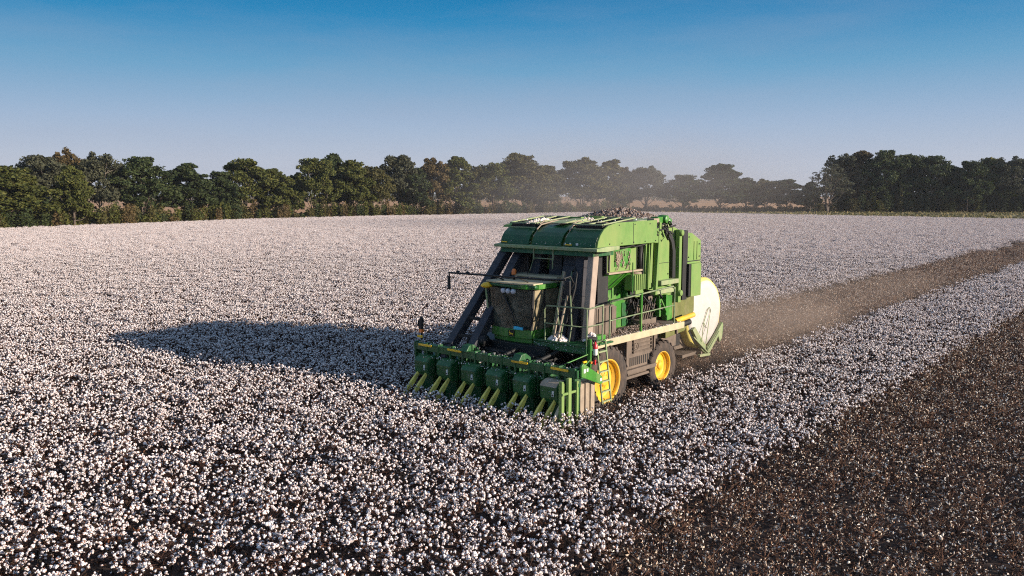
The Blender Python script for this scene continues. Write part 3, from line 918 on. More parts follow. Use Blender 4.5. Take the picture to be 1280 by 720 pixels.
# chassis
b = MB()
b.box((1.2, -1.0, 0.95), (8.4, 1.0, 1.35))
b.box((1.5, -1.9, 0.85), (1.9, 1.9, 1.25))
b.box((5.2, -1.6, 0.75), (5.6, 1.6, 1.1))
b.box((0.9, -1.7, 1.35), (6.2, 1.15, 1.95))
b.box((0.6, -1.0, 0.9), (1.2, 1.0, 1.75))
b.build('chassis', M['black'], picker, 0.02)

# wheels
def wheel(uc, vc, r, rim_r, wid, side, lugs=22):
    wr = empty('wheel', (uc, -vc, r), 0, picker)
    s = side
    b = MB()
    prof = [(rim_r * 0.98, -wid * 0.42), (rim_r * 1.10, -wid * 0.5), (r * 0.90, -wid * 0.52), (r * 0.965, -wid * 0.44), (r * 0.975, 0),
            (r * 0.965, wid * 0.44), (r * 0.90, wid * 0.52), (rim_r * 1.10, wid * 0.5), (rim_r * 0.98, wid * 0.42)]
    b.lathe(prof, (0, 0, 0), 'v', 48)
    for k in range(lugs):
        for sg in (-1, 1):
            a = 2 * math.pi * (k + (0.5 if sg > 0 else 0)) / lugs
            a2 = a + 0.16
            p0 = (math.cos(a) * r * 0.985, sg * 0.02, math.sin(a) * r * 0.985)
            p1 = (math.cos(a2) * r * 0.97, sg * wid * 0.46, math.sin(a2) * r * 0.97)
            p2 = (math.cos(a2 + .02) * r * 0.90, sg * wid * 0.53, math.sin(a2 + .02) * r * 0.90)
            rad = (math.cos((a + a2) / 2), 0, math.sin((a + a2) / 2))
            b.bar(p0, p1, 0.06, 0.06, rad)
            b.bar(p1, p2, 0.06, 0.05, rad)
    b.build('tyre', M['tyre'], wr)
    b = MB()
    e = wid * 0.44 * s
    i_ = wid * 0.06 * s
    b.lathe([(rim_r * 1.03, e), (rim_r * 1.0, e * 1.04), (rim_r * 0.95, e * 0.98), (rim_r * 0.92, e * 0.75), (rim_r * 0.93, e * 0.55), (rim_r * 0.86, e * 0.5),
             (rim_r * 0.84, i_ * 1.4), (rim_r * 0.72, i_), (rim_r * 0.45, i_ * 1.6), (rim_r * 0.40, i_ * 2.6), (rim_r * 0.27, i_ * 2.8)], (0, 0, 0), 'v', 48)
    b.lathe([(rim_r * 0.28, i_ * 2.8), (rim_r * 0.26, i_ * 4.4), (rim_r * 0.18, i_ * 5.0), (0.001, i_ * 5.2)], (0, 0, 0), 'v', 24)
    b.build('rim', M['yellow'], wr)
    b = MB()
    for k in range(10):
        a = 2 * math.pi * k / 10
        c = (math.cos(a) * rim_r * 0.34, i_ * 2.75, math.sin(a) * rim_r * 0.34)
        b.lathe([(0.001, s * 0.02), (0.018, s * 0.02), (0.018, 0)], c, 'v', 6, smooth=False)
    b.build('wheel_nut', M['yellow'], wr)
    return wr
for sd_ in (1, -1):
    wheel(2.25, sd_ * 2.02, 0.98, 0.60, 0.56, sd_)
for sd_ in (1, -1):
    wheel(5.72, sd_ * 1.72, 0.80, 0.45, 0.46, sd_, 20)

# toolbar of the header
b = MB()
b.box((-0.10, -2.98, 1.56), (0.10, 2.98, 1.76))
b.box((-0.05, -2.98, 1.34), (0.05, 2.98, 1.44))
for v in np.arange(-2.9, 2.95, 0.4825):
    b.box((-0.12, v - 0.03, 1.30), (0.13, v + 0.03, 1.80))
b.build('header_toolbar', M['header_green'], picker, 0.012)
for v in (-2.45, -1.25, 1.15, 2.45):
    b = MB(); b.box((-0.150, v - 0.27, 1.70), (-0.121, v + 0.27, 1.755))
    b.build('reflector_strip', M['stripe'], picker)
# brackets and hinges on the toolbar
for v in (-0.85, 1.05):
    b = MB()
    b.prism([(-0.20, 1.76), (0.16, 1.76), (0.28, 1.66), (0.30, 1.80), (0.10, 1.93), (-0.08, 1.92)], v - 0.13, v + 0.13)
    b.build('toolbar_bracket', M['header_green'], picker, 0.02)
b = MB()
for v in (-2.75, -2.0, -0.3, 0.1, 1.6, 2.1, 2.85):
    b.lathe([(0.001, 0.05), (0.035, 0.05), (0.035, 0), (0.001, 0)], (0.04, v, 1.77), 'w', 8, smooth=False)
    b.bar((0.0, v - 0.06, 1.78), (0.0, v + 0.06, 1.80), 0.02, 0.02)
b.build('toolbar_clamp', M['steel'], picker)
b = MB()
for k in range(5):
    v0 = -2.6 + k * 1.12
    pts = [(0.12 + 0.05 * math.sin(j * 2.1 + k), v0 + j * 0.14, 1.80 + 0.05 * math.sin(j * 1.3 + k * 2)) for j in range(9)]
    b.tube(pts, 0.018, 6)
b.build('toolbar_hose', M['black'], picker)

ROWS = [-2.30, -1.37, -0.42, 0.50, 1.45, 2.36]
def row_unit(v):
    # drum cabinets either side of the row, front cover box
    b = MB()
    b.prism([(-0.10, 0.30), (0.05, 0.18), (1.15, 0.18), (1.20, 0.5), (1.20, 1.28), (1.0, 1.46), (0.0, 1.46), (-0.10, 1.30)], v - 0.30, v + 0.14)
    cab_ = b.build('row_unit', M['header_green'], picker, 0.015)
    b = MB()
    b.prism([(-0.40, 1.02), (-0.34, 0.90), (-0.14, 0.86), (-0.10, 0.86), (-0.10, 1.45), (-0.22, 1.45), (-0.36, 1.40), (-0.43, 1.32)], v - 0.31, v + 0.24)
    b.build('front_cover', M['header_green'], cab_, 0.03)
    b = MB()
    b.prism([(-0.44, 1.325), (-0.36, 1.412), (-0.2, 1.462), (-0.09, 1.462), (-0.09, 1.447), (-0.22, 1.445), (-0.36, 1.395), (-0.42, 1.32)], v - 0.29, v + 0.22)
    b.build('cover_top', M['tan'] if v > 2 else M['header_green'], cab_)
    b = MB()
    b.prism_u([(v + 0.07, 1.08), (v + 0.14, 1.09), (v + 0.15, 1.24), (v + 0.08, 1.23)], -0.422, -0.402)
    b.build('decal', M['decal'], cab_)
    b = MB()
    b.prism_u([(v + 0.086, 1.10), (v + 0.124, 1.105), (v + 0.128, 1.15), (v + 0.092, 1.145)], -0.426, -0.4225)
    b.build('decal_symbol', M['black'], cab_)
    b = MB()
    for vv in (v - 0.26, v + 0.10): b.lathe([(0.001, -0.03), (0.015, -0.03), (0.015, 0)], (-0.405, vv, 1.33), 'u', 6)
    for vv in (v - 0.22, v + 0.0): b.lathe([(0.001, -0.02), (0.012, -0.02), (0.012, 0)], (-0.41, vv, 1.20), 'u', 6)
    b.build('bolt', M['steel'], cab_)
    # hanger from toolbar
    b = MB()
    b.box((-0.06, v + 0.17, 0.9), (0.10, v + 0.25, 1.60))
    b.box((0.0, v - 0.36, 1.2), (0.08, v - 0.31, 1.58))
    b.build('hanger', M['header_green'], cab_, 0.008)
    # two sheet-metal snouts running down and forward into the crop
    for dv, ln in ((-0.20, 1.0), (0.13, 1.0)):
        b = MB()
        vs = v + dv
        prof = [(0.0, 0.014, 0.02), (0.10, 0.040, 0.06), (0.40, 0.062, 0.12), (0.72, 0.055, 0.10), (0.95, 0.015, 0.03)]
        ring = []
        p0 = Vector((-0.24, vs, 1.10)); dr = Vector((-0.70, 0.0, -0.71)).normalized(); nr = Vector((-0.71, 0, 0.70))
        for t, hw, hh in prof:
            c = p0 + dr * (t * 1.25)
            ring.append([c + Vector((0, -hw, 0)) - nr * hh * 0.5, c + Vector((0, -hw * 0.55, 0)) + nr * hh * 0.5, c + Vector((0, hw * 0.55, 0)) + nr * hh * 0.5, c + Vector((0, hw, 0)) - nr * hh * 0.5])
        V = [p for r_ in ring for p in r_]
        F = []
        for k in range(len(ring) - 1):
            for i in range(4):
                F.append((k * 4 + i, k * 4 + (i + 1) % 4, (k + 1) * 4 + (i + 1) % 4, (k + 1) * 4 + i))
        F += [(0, 1, 2, 3), (len(V) - 4, len(V) - 1, len(V) - 2, len(V) - 3)]
        b.add(V, F)
        b.build('snout', M['snout'], cab_, 0.008)
    return cab_
for v in ROWS:
    row_unit(v)

# near end of the header
b = MB()
b.box((-0.64, 2.82, 0.35), (-0.56, 2.92, 1.56)); b.box((-0.42, 2.88, 0.35), (-0.30, 2.96, 1.62)); b.box((-0.10, 2.90, 0.35), (-0.02, 2.97, 1.50)); b.box((-0.52, 2.84, 0.35), (-0.48, 2.88, 1.50))
b.box((-0.64, 2.90, 1.22), (-0.06, 2.95, 1.28))
b.build('end_divider', M['green_dusty'], picker, 0.012)
b = MB()
b.box((-0.30, 2.84, 0.30), (-0.22, 2.90, 1.58)); b.box((-0.02, 2.84, 0.30), (0.10, 2.90, 1.50))
b.build('end_divider_gap', M['header_green'], picker)
b = MB()
for k in range(3): b.box((0.14 + k * 0.22, 2.70, 0.30), (0.31 + k * 0.22, 2.90, 1.36))
b.box((0.12, 2.66, 0.28), (0.80, 2.80, 1.40))
b.build('drum_cabinet_door', M['tan'], picker, 0.012)
b = MB()
b.prism([(-0.02, 1.60), (-0.02, 1.86), (0.05, 1.93), (0.86, 1.48), (0.88, 1.30), (0.80, 1.28)], 2.99, 3.05)
sh = b.build('end_shield', M['green'], picker, 0.01, label='bright green shield plate on the header end')
b = MB(); b.box((0.06, 3.052, 1.68), (0.14, 3.056, 1.78)); b.box((0.18, 3.052, 1.70), (0.25, 3.056, 1.78)); b.box((0.76, 3.052, 1.36), (0.84, 3.056, 1.44))
b.build('decal', M['decal'], sh)
b = MB(); b.prism([(-1.02, 0.30), (-0.50, 0.92), (-0.30, 1.14), (-0.24, 1.06), (-0.40, 0.72), (-0.96, 0.24)], 2.70, 2.80)
b.build('outer_snout', M['cream'], picker, 0.02)
# far end marker post with lamp
b = MB()
b.tube([(0.15, -2.9, 1.7), (0.15, -2.9, 2.35)], 0.025, 6)
b.tube([(0.15, -2.9, 2.30), (0.15, -3.02, 2.36), (0.15, -3.05, 2.2)], 0.03, 6)
p_ = b.build('marker_post', M['black'], picker)
b = MB(); b.box((0.10, -2.97, 2.02), (0.20, -2.85, 2.12)); b.build('marker_lamp', M['lamp_amber'], p_)
b = MB(); b.box((0.05, -2.98, 1.88), (0.08, -2.78, 1.95)); b.build('marker_reflector', M['stripe'], p_)
b = MB(); b.prism_u([(-2.97, 2.12), (-2.86, 2.12), (-2.83, 2.42), (-2.90, 2.50), (-2.95, 2.40)], 0.10, 0.18); b.build('marker_flag', M['black'], p_)

# lift arms between header and chassis
for v in (-1.95, -0.9, 0.9, 1.95):
    b = MB()
    b.bar((0.1, v, 1.5), (1.5, v, 1.35), 0.14, 0.16)
    b.bar((0.05, v, 1.0), (1.5, v, 0.95), 0.09, 0.10)
    b.build('lift_arm', M['header_green'], picker, 0.01)
b = MB()
for v in (-1.4, 0.2, 1.4):
    b.tube([(0.3, v, 1.72), (1.2, v, 1.86)], 0.05, 10); b.tube([(1.2, v, 1.86), (1.5, v, 1.9)], 0.03, 8)
b.build('lift_cylinder', M['black'], picker)

# air ducts up to the hood
def duct(v0, v1, m, u0=0.55, w0=1.62, u1=2.45, w1=4.62, wid=0.30, dep=0.34, label=None):
    b = MB()
    a = Vector((u0, v0, w0)); c = Vector((u1, v1, w1))
    b.bar(a, c, wid, dep, (-1, 0, 0.6), wid * 1.08, dep * 1.0)
    b.bar(a + (c - a) * 0.0 + Vector((-.14, 0, -.22)), a + (c - a) * 0.02, wid * 0.8, dep * 0.8, (-1, 0, 0.6), wid, dep)
    for t in (0.22, 0.5, 0.78):
        p = a + (c - a) * t; q = a + (c - a) * (t + 0.012)
        b.bar(p, q, wid * 1.10, dep * 1.08, (-1, 0, 0.6))
    return b.build('air_duct', m, picker, 0.05, label=label)
duct(-1.80, -1.27, M['duct'], u0=0.15, u1=2.30, wid=0.26, dep=0.27)
duct(-1.05, -0.86, M['duct'], u0=0.30, u1=2.45, wid=0.27, dep=0.27)
duct(-0.38, -0.38, M['duct'], u0=1.9, w0=1.9, u1=2.7)
duct(0.35, 0.20, M['duct'], u0=2.35, w0=1.9, u1=2.75, wid=0.42)
duct(0.98, 0.90, M['duct'], u0=1.85, w0=1.9, u1=2.55, wid=0.40)
duct(1.45, 1.38, M['duct'], u0=1.75, w0=1.9, u1=2.35, wid=0.26)
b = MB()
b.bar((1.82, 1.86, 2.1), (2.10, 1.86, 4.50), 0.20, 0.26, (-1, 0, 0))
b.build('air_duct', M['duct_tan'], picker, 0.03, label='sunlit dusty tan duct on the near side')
b = MB()
b.bar((1.3, 1.15, 2.2), (1.75, 1.15, 3.95), 0.05, 0.06); b.tube([(1.2, 1.35, 2.2), (1.5, 1.45, 3.4)], 0.03, 6)
b.build('brace', M['tan'], picker)
b = MB()
b.bar((0.35, -1.75, 2.05), (0.55, -1.2, 2.05), 0.08, 0.08); b.bar((0.7, -1.75, 2.55), (0.85, -1.15, 2.5), 0.09, 0.09)
b.lathe([(0.001, -0.2), (0.16, -0.18), (0.18, 0), (0.16, 0.18), (0.001, 0.2)], (0.65, -0.95, 1.95), 'v', 14)
b.lathe([(0.001, -0.2), (0.13, -0.18), (0.15, 0), (0.13, 0.18), (0.001, 0.2)], (0.85, -1.45, 1.85), 'u', 14)
b.build('duct_bracing', M['black'], picker)
# dark wall behind cab and ducts
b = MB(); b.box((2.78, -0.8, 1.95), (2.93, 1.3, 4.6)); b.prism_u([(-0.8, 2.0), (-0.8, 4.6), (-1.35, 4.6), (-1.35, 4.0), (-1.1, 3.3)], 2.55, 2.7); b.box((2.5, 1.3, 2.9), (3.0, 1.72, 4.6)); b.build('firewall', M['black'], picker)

# platform
b = MB()
b.box((1.12, 0.58, 2.04), (2.4, 2.34, 2.09)); b.box((1.12, 0.56, 1.88), (1.20, 2.36, 2.12)); b.box((1.2, 0.9, 1.90), (1.7, 2.2, 2.04))
b.build('cab_platform', M['header_green'], picker, 0.01)
b = MB()
b.box((1.75, 1.15, 2.05), (6.45, 2.16, 2.11))
b.build('walkway', M['brown_steel'], picker, 0.008)
b = MB()
b.box((1.75, 2.16, 1.93), (6.45, 2.24, 2.13)); b.box((1.72, 2.10, 1.96), (1.78, 2.24, 2.12))
b.build('walkway_edge_beam', M['cream'], picker, 0.015)
b = MB(); b.box((1.50, 2.0, 2.10), (2.05, 2.34, 2.16)); b.box((1.9, 1.95, 2.13), (2.3, 2.15, 2.25))
b.build('step_landing', M['green'], picker, 0.01)
# handrails
b = MB()
T = [(1.75, 2.2, 2.1), (1.75, 2.2, 3.02), (1.85, 2.2, 3.12), (2.05, 2.2, 3.14), (5.9, 2.2, 3.20), (6.02, 2.2, 3.12), (6.02, 2.2, 2.12)]
T = [(2.40, 2.2, 2.1)] + [(2.40, 2.2, 3.02), (2.48, 2.2, 3.14)] + [(4.2, 2.2, 3.22), (5.78, 2.2, 3.28), (5.86, 2.2, 3.18), (5.86, 2.2, 2.12)]
b.tube(T, 0.024, 8)
b.tube([(2.40, 2.2, 2.62), (5.86, 2.2, 2.70)], 0.020, 8)
b.build('handrail', M['rail'], picker)
b = MB(); b.bar((3.98, 2.2, 2.08), (3.98, 2.2, 3.24), 0.06, 0.06, (0, 1, 0)); b.tube([(5.3, 1.7, 3.22), (5.86, 1.8, 3.27), (5.86, 2.2, 3.24)], 0.02, 6)
b.tube([(3.98, 1.9, 3.2), (3.98, 1.9, 4.1)], 0.022, 6)
b.build('handrail_post', M['green'], picker)
b = MB()
b.tube([(1.15, 0.95, 2.1), (1.15, 0.93, 2.95), (1.15, 1.0, 3.06), (1.15, 2.2, 3.10), (1.25, 2.34, 3.08), (1.9, 2.34, 3.12)], 0.022, 8)
b.tube([(1.15, 0.95, 2.58), (1.15, 2.30, 2.60), (1.85, 2.34, 2.62)], 0.018, 8)
b.tube([(1.15, 1.42, 2.6), (1.15, 1.36, 3.07)], 0.018, 6)
b.tube([(1.15, 2.34, 2.1), (1.15, 2.34, 3.08)], 0.022, 8)
b.tube([(1.85, 2.34, 2.1), (1.88, 2.34, 3.12)], 0.022, 8)
b.tube([(1.15, 1.75, 2.10), (1.15, 1.85, 2.60), (1.15, 1.80, 3.4)], 0.022, 6)
b.build('cab_handrail', M['rail'], picker)
# inner ladder leaning beside the cab
b = MB()
for v in (1.02, 1.32):
    b.tube([(1.35, v, 2.15), (1.85, v, 3.95)], 0.022, 6)
for k in range(6):
    t = 0.1 + k * 0.16
    b.tube([(1.35 + .5 * t, 1.02, 2.15 + 1.8 * t), (1.35 + .5 * t, 1.32, 2.15 + 1.8 * t)], 0.016, 6)
b.build('inner_ladder', M['rail'], picker)
b = MB()
b.tube([(1.9, 1.3, 3.95), (1.82, 1.45, 4.05), (1.75, 1.55, 3.9), (1.7, 1.55, 3.55), (1.6, 1.45, 3.0), (1.5, 1.4, 2.6)], 0.03, 8)
b.tube([(1.6, 1.25, 3.6), (1.45, 1.5, 3.4), (1.5, 1.6, 3.1), (1.6, 1.4, 2.7)], 0.04, 8)
b.tube([(1.0, 1.7, 3.85), (1.2, 1.75, 3.9), (1.3, 1.8, 3.7), (1.25, 1.7, 3.5), (1.4, 1.6, 3.2)], 0.022, 8)
b.build('cable_loom', M['black'], picker)
# folding entry ladder
b = MB()
for u0 in (1.38, 1.78):
    b.tube([(u0, 2.50, 2.16), (u0 + 0.12, 2.62, 0.55)], 0.026, 6)
b.tube([(1.40, 2.36, 2.16), (1.80, 2.36, 2.16), (1.80, 2.50, 2.16)], 0.026, 6)
for k in range(6):
    t = 0.14 + k * 0.165
    b.bar((1.38 + .12 * t, 2.50 + .12 * t, 2.16 - 1.61 * t), (1.78 + .12 * t, 2.50 + .12 * t, 2.16 - 1.61 * t), 0.07, 0.035)
b.build('entry_ladder', M['green_pale'], picker)
b = MB()
b.tube([(1.25, 2.40, 2.1), (1.20, 2.42, 1.75), (0.72, 2.4, 1.5)], 0.02, 6)
b.tube([(1.15, 2.38, 1.9), (0.25, 2.2, 1.72)], 0.018, 6)
b.bar((1.2, 2.40, 1.55), (1.2, 2.40, 2.3), 0.10, 0.05)
b.build('ladder_bracket', M['green'], picker)
# black box and details on the landing
b = MB(); b.box((1.32, 2.18, 2.12), (1.62, 2.36, 2.30)); b.tube([(1.30, 2.30, 2.3), (1.45, 2.42, 2.25), (1.50, 2.40, 2.05), (1.42, 2.42, 1.9)], 0.03, 6)
b.build('control_box', M['black'], picker, 0.02)

# fire extinguisher
fx = MB(); fx.lathe([(0.001, 0.0), (0.05, 0.0), (0.065, 0.03), (0.065, 0.18)], (1.34, 2.48, 1.86), 'w', 16)
fxo = fx.build('extinguisher', M['white'], picker)
b = MB(); b.lathe([(0.066, 0.18), (0.066, 0.27), (0.03, 0.32), (0.02, 0.36), (0.001, 0.36)], (1.34, 2.48, 1.86), 'w', 16); b.build('extinguisher_top', M['red'], fxo)
b = MB(); b.box((1.31, 2.46, 1.62), (1.36, 2.50, 1.74)); b.build('marker_light', M['red'], picker)
b = MB(); b.box((1.15, 2.44, 1.67), (1.21, 2.49, 1.72)); b.build('marker_light', M['lamp_amber'], picker)
b = MB(); b.box((0.95, 2.36, 1.70), (1.10, 2.40, 1.745)); b.build('reflector_strip', M['stripe'], picker)

# cab ---------------------------------------------------------------
CV0, CV1 = -1.0, 0.58        # across
CU0, CU1 = 0.98, 2.35
def front_curve(w, bulge, inset, n=10):
    pts = []
    for i in range(n + 1):
        t = i / n; v = CV0 + inset + (CV1 - CV0 - 2 * inset) * t
        pts.append((CU0 + bulge * ((2 * t - 1) ** 2), v, w))
    return pts
b = MB()
poly_b = [(p[0], p[1]) for p in front_curve(0, 0.10, 0.04)] + [(CU1, CV1 - .02), (CU1, CV0 + .02)]
b.prism_w(poly_b, 2.08, 2.33)
b.prism_w([(p[0] + 0.06, p[1] * 0.94 - 0.01) for p in poly_b], 1.95, 2.08)
cabo = b.build('cab', M['green'], picker, 0.02)
# leaping deer badge
b = MB()
def badge(pts, u, v, w, s): return [(v - (x - 0.5) * s, w + y * s) for x, y in pts]
deer = [(0.0, 0.62), (0.10, 0.66), (0.16, 0.80), (0.10, 0.95), (0.20, 0.92), (0.24, 0.74), (0.34, 0.60), (0.62, 0.52), (0.86, 0.56), (1.0, 0.40), (0.88, 0.44), (0.74, 0.36), (0.92, 0.18), (1.0, 0.02), (0.82, 0.20), (0.60, 0.34), (0.40, 0.32), (0.22, 0.14), (0.06, 0.10), (0.20, 0.24), (0.26, 0.42), (0.14, 0.52)]
b.prism_u([(-0.11 + (x - 0.5) * 0.17, 2.13 + y * 0.15) for x, y in deer], 0.958, 0.966)
b.build('badge', M['stripe'], cabo)
b = MB(); b.prism_u([(-0.215, 2.115), (-0.005, 2.115), (0.0, 2.295), (-0.22, 2.295)], 0.967, 0.985); b.build('badge_plate', M['black'], cabo)
# pillars
b = MB()
top_in = 0.02
for v, sg in ((CV0 + .05, 1), (CV1 - .05, -1)):
    b.bar((CU0 + 0.09, v, 2.33), (CU0 + 0.06, v - sg * 0.10, 3.44), 0.055, 0.055)
    b.bar((CU1 - .04, v, 2.33), (CU1 - .04, v - sg * 0.10, 3.44), 0.10, 0.08)
b.bar((1.55, CV1 + .03, 2.33), (1.50, CV1 + .06, 3.44), 0.045, 0.05)
b.box((CU1 - 0.06, CV0, 2.3), (CU1, CV1, 3.4))
b.build('pillar', M['black'], cabo)
b = MB(); b.bar((CU0 + 0.05, CV0 + 0.02, 2.30), (CU0 + 0.01, CV0 - 0.10, 3.44), 0.03, 0.05)
b.build('pillar_trim', M['green_pale'], cabo)
# curved windscreen
n = 12
lo, hi = front_curve(2.33, 0.10, 0.05, n), front_curve(3.44, 0.06, -0.06, n)
b = MB()
V = lo + hi + [(p[0] + .012, p[1], p[2]) for p in lo] + [(p[0] + .012, p[1], p[2]) for p in hi]
F = [(i, i + 1, n + 1 + i + 1, n + 1 + i) for i in range(n)] + [(2 * n + 2 + i, 3 * n + 3 + i, 3 * n + 4 + i, 2 * n + 3 + i) for i in range(n)]
b.add(V, F, True)
b.build('windscreen', M['glass'], cabo)
for v0, v1 in ((CV0 + .04, CV0 - .06), (CV1 - .03, CV1 + .06)):
    b = MB()
    V = [(CU0 + .1, v0, 2.34), (CU1 - .05, v0, 2.34), (CU1 - .05, v1, 3.44), (CU0 + .06, v1, 3.44)]
    V += [(a, c + 0.012, d) for a, c, d in V]
    b.add(V, [(0, 1, 2, 3), (4, 7, 6, 5)])
    b.build('side_window', M['glass_side'], cabo)
# wipers and mullion
b = MB()
b.tube([(0.95, -0.45, 3.40), (0.935, -0.10, 2.85), (0.94, 0.12, 2.45)], 0.014, 6)
b.tube([(0.94, -0.35, 3.25), (0.93, -0.02, 2.75)], 0.022, 6)
b.tube([(1.50, CV1 + .09, 3.40), (1.35, CV1 + .08, 2.9), (1.22, CV1 + .06, 2.45)], 0.016, 6)
b.build('wiper', M['black'], cabo)
b = MB(); b.box((0.93, 0.10, 2.345), (0.96, 0.42, 2.40)); b.build('wiper_blade', M['black'], cabo)
# interior
b = MB()
b.box((1.55, -0.48, 2.35), (2.0, 0.02, 2.75)); b.box((1.95, -0.48, 2.7), (2.1, 0.02, 3.3))
b.build('operator_seat', M['seat'], cabo, 0.05)
b = MB()
b.tube([(1.15, -0.23, 2.35), (1.32, -0.23, 2.85)], 0.05, 8)
b.lathe([(0.19, -0.015), (0.21, 0), (0.19, 0.015)], (1.33, -0.23, 2.86), 'w', 20, closed=True)
b.build('steering_column', M['seat'], cabo)
b = MB(); b.box((1.5, 0.15, 2.35), (2.0, 0.42, 2.85)); b.box((1.5, 0.12, 2.85), (1.8, 0.3, 3.0)); b.build('console', M['tan'], cabo, 0.03)
b = MB(); b.tube([(1.12, 0.30, 2.36), (1.10, 0.28, 3.0)], 0.035, 6); b.build('grab_bar', M['cream'], cabo)
# roof
b = MB()
pr = [(p[0] - 0.10, p[1] * 1.10) for p in front_curve(0, 0.14, -0.06)] + [(CU1 + .10, CV1 + .14), (CU1 + .10, CV0 - .14)]
b.prism_w(pr, 3.49, 3.575)
rf = b.build('roof', M['header_green'], cabo, 0.03)
b = MB()
b.prism_w([(0.02 + x * 0.96, y * 0.95) for x, y in pr], 3.58, 3.63)
b.build('roof_panel', M['cream'], cabo, 0.02)
b = MB(); b.box((1.85, -0.95, 3.70), (2.45, 0.80, 3.76)); b.box((2.0, -0.8, 3.6), (2.1, -0.7, 3.7)); b.box((2.0, 0.6, 3.6), (2.1, 0.7, 3.7))
b.build('roof_visor', M['cream'], cabo, 0.01)
b = MB(); b.prism_w([(0.94, -0.10), (0.92, 0.45), (1.15, 0.74), (1.9, 0.76), (1.9, 0.70), (1.15, 0.66)], 3.47, 3.60)
b.build('roof_corner', M['green'], cabo, 0.01)
b = MB()
for v in (-0.32, -0.14, 0.05): b.lathe([(0.001, -0.05), (0.06, -0.045), (0.075, -0.02), (0.075, 0.05)], (0.96, v - 0.08, 3.38), 'u', 16)
b.build('work_light', M['lamp'], cabo)
b = MB(); b.lathe([(0.001, 0.12), (0.10, 0.10), (0.17, 0.04), (0.18, 0.0), (0.10, -0.04), (0.001, -0.05)], (0.95, -1.02, 3.46), 'w', 18)
b.build('position_receiver', M['stripe'], cabo, label='yellow domed receiver on the roof corner')
b = MB(); b.lathe([(0.001, 0.17), (0.05, 0.15), (0.068, 0.10), (0.07, 0.0)], (1.55, -0.52, 3.78), 'w', 16)
bc = b.build('beacon', M['lamp_amber'], cabo)
b = MB(); b.lathe([(0.04, 0), (0.04, -0.16), (0.001, -0.16)], (1.55, -0.52, 3.78), 'w', 10); b.build('beacon_base', M['black'], cabo)
for (u, v, h) in ((1.9, -0.30, 0.62), (1.3, -0.95, 0.26)):
    b = MB(); b.tube([(u, v, 3.6), (u, v, 3.6 + h)], 0.012, 6); b.lathe([(0.001, 0.03), (0.02, 0), (0.001, -0.03)], (u, v, 3.6 + h), 'w', 8); b.build('antenna', M['black'], cabo)
# mirror bar
b = MB()
b.tube([(0.85, -2.46, 3.76), (0.85, -0.9, 3.78), (0.85, 1.0, 3.80), (1.0, 1.75, 3.82)], 0.028, 8)
b.tube([(0.85, -2.44, 3.76), (0.85, -2.44, 3.62)], 0.02, 6)
b.tube([(0.85, -0.6, 3.78), (1.2, -0.6, 3.64)], 0.02, 6); b.tube([(0.85, 0.3, 3.78), (1.2, 0.3, 3.64)], 0.02, 6)
for v in (-2.1, -1.7, 0.1, 0.6): b.lathe([(0.001, 0.05), (0.05, 0.03), (0.05, -0.03), (0.001, -0.04)], (0.87, v, 3.80), 'w', 8)
ma = b.build('mirror_arm', M['black'], picker)
b = MB(); b.box((0.82, -2.50, 3.26), (0.88, -2.40, 3.66)); b.build('mirror', M['black'], ma, 0.02)
b = MB(); b.box((0.98, 1.72, 3.42), (1.05, 1.90, 3.80)); b.build('mirror', M['black'], ma, 0.02)

# body / module builder --------------------------------------------------
HV0, HV1 = -1.42, 2.06
b = MB()
hood_prof = [(1.98, 4.62), (2.02, 4.78), (2.12, 4.95), (2.28, 5.10), (2.50, 5.20), (2.9, 5.27), (5.0, 5.30), (5.0, 4.64)]
b.prism(hood_prof, HV1 - 0.06, HV1)
b.prism([(2.12, 4.62), (2.16, 4.78), (2.26, 4.94), (2.42, 5.04), (5.2, 5.06), (5.2, 4.62)], HV0, HV1 - 0.06)
hd = b.build('hood', M['green_dusty'], picker, 0.01)
b = MB()
b.prism([(1.82, 4.52), (1.82, 4.60), (2.3, 4.64), (2.9, 4.64), (2.9, 4.54), (2.3, 4.50)], HV0 - 0.12, HV1 + 0.10)
b.build('hood_lip', M['green_pale'], hd, 0.01)
b = MB(); b.prism([(1.92, 4.38), (1.95, 4.52), (2.9, 4.5), (2.9, 4.38)], HV0 + .05, HV1 - 0.1); b.build('hood_soffit', M['header_green'], hd)
b = MB()
for u in (2.55, 3.15, 3.75, 4.35, 4.92): b.lathe([(0.001, 0.015), (0.018, 0.015), (0.018, 0)], (u, HV1, 4.70), 'v', 8, smooth=False)
for u in (3.0, 3.8, 4.6): b.lathe([(0.001, 0.015), (0.016, 0.015), (0.016, 0)], (u, HV1, 5.20), 'v', 8, smooth=False)
b.build('bolt', M['black'], hd)
b = MB(); b.box((3.72, HV1 + 0.001, 4.66), (3.735, HV1 + 0.006, 5.25)); b.build('panel_gap', M['black'], hd)
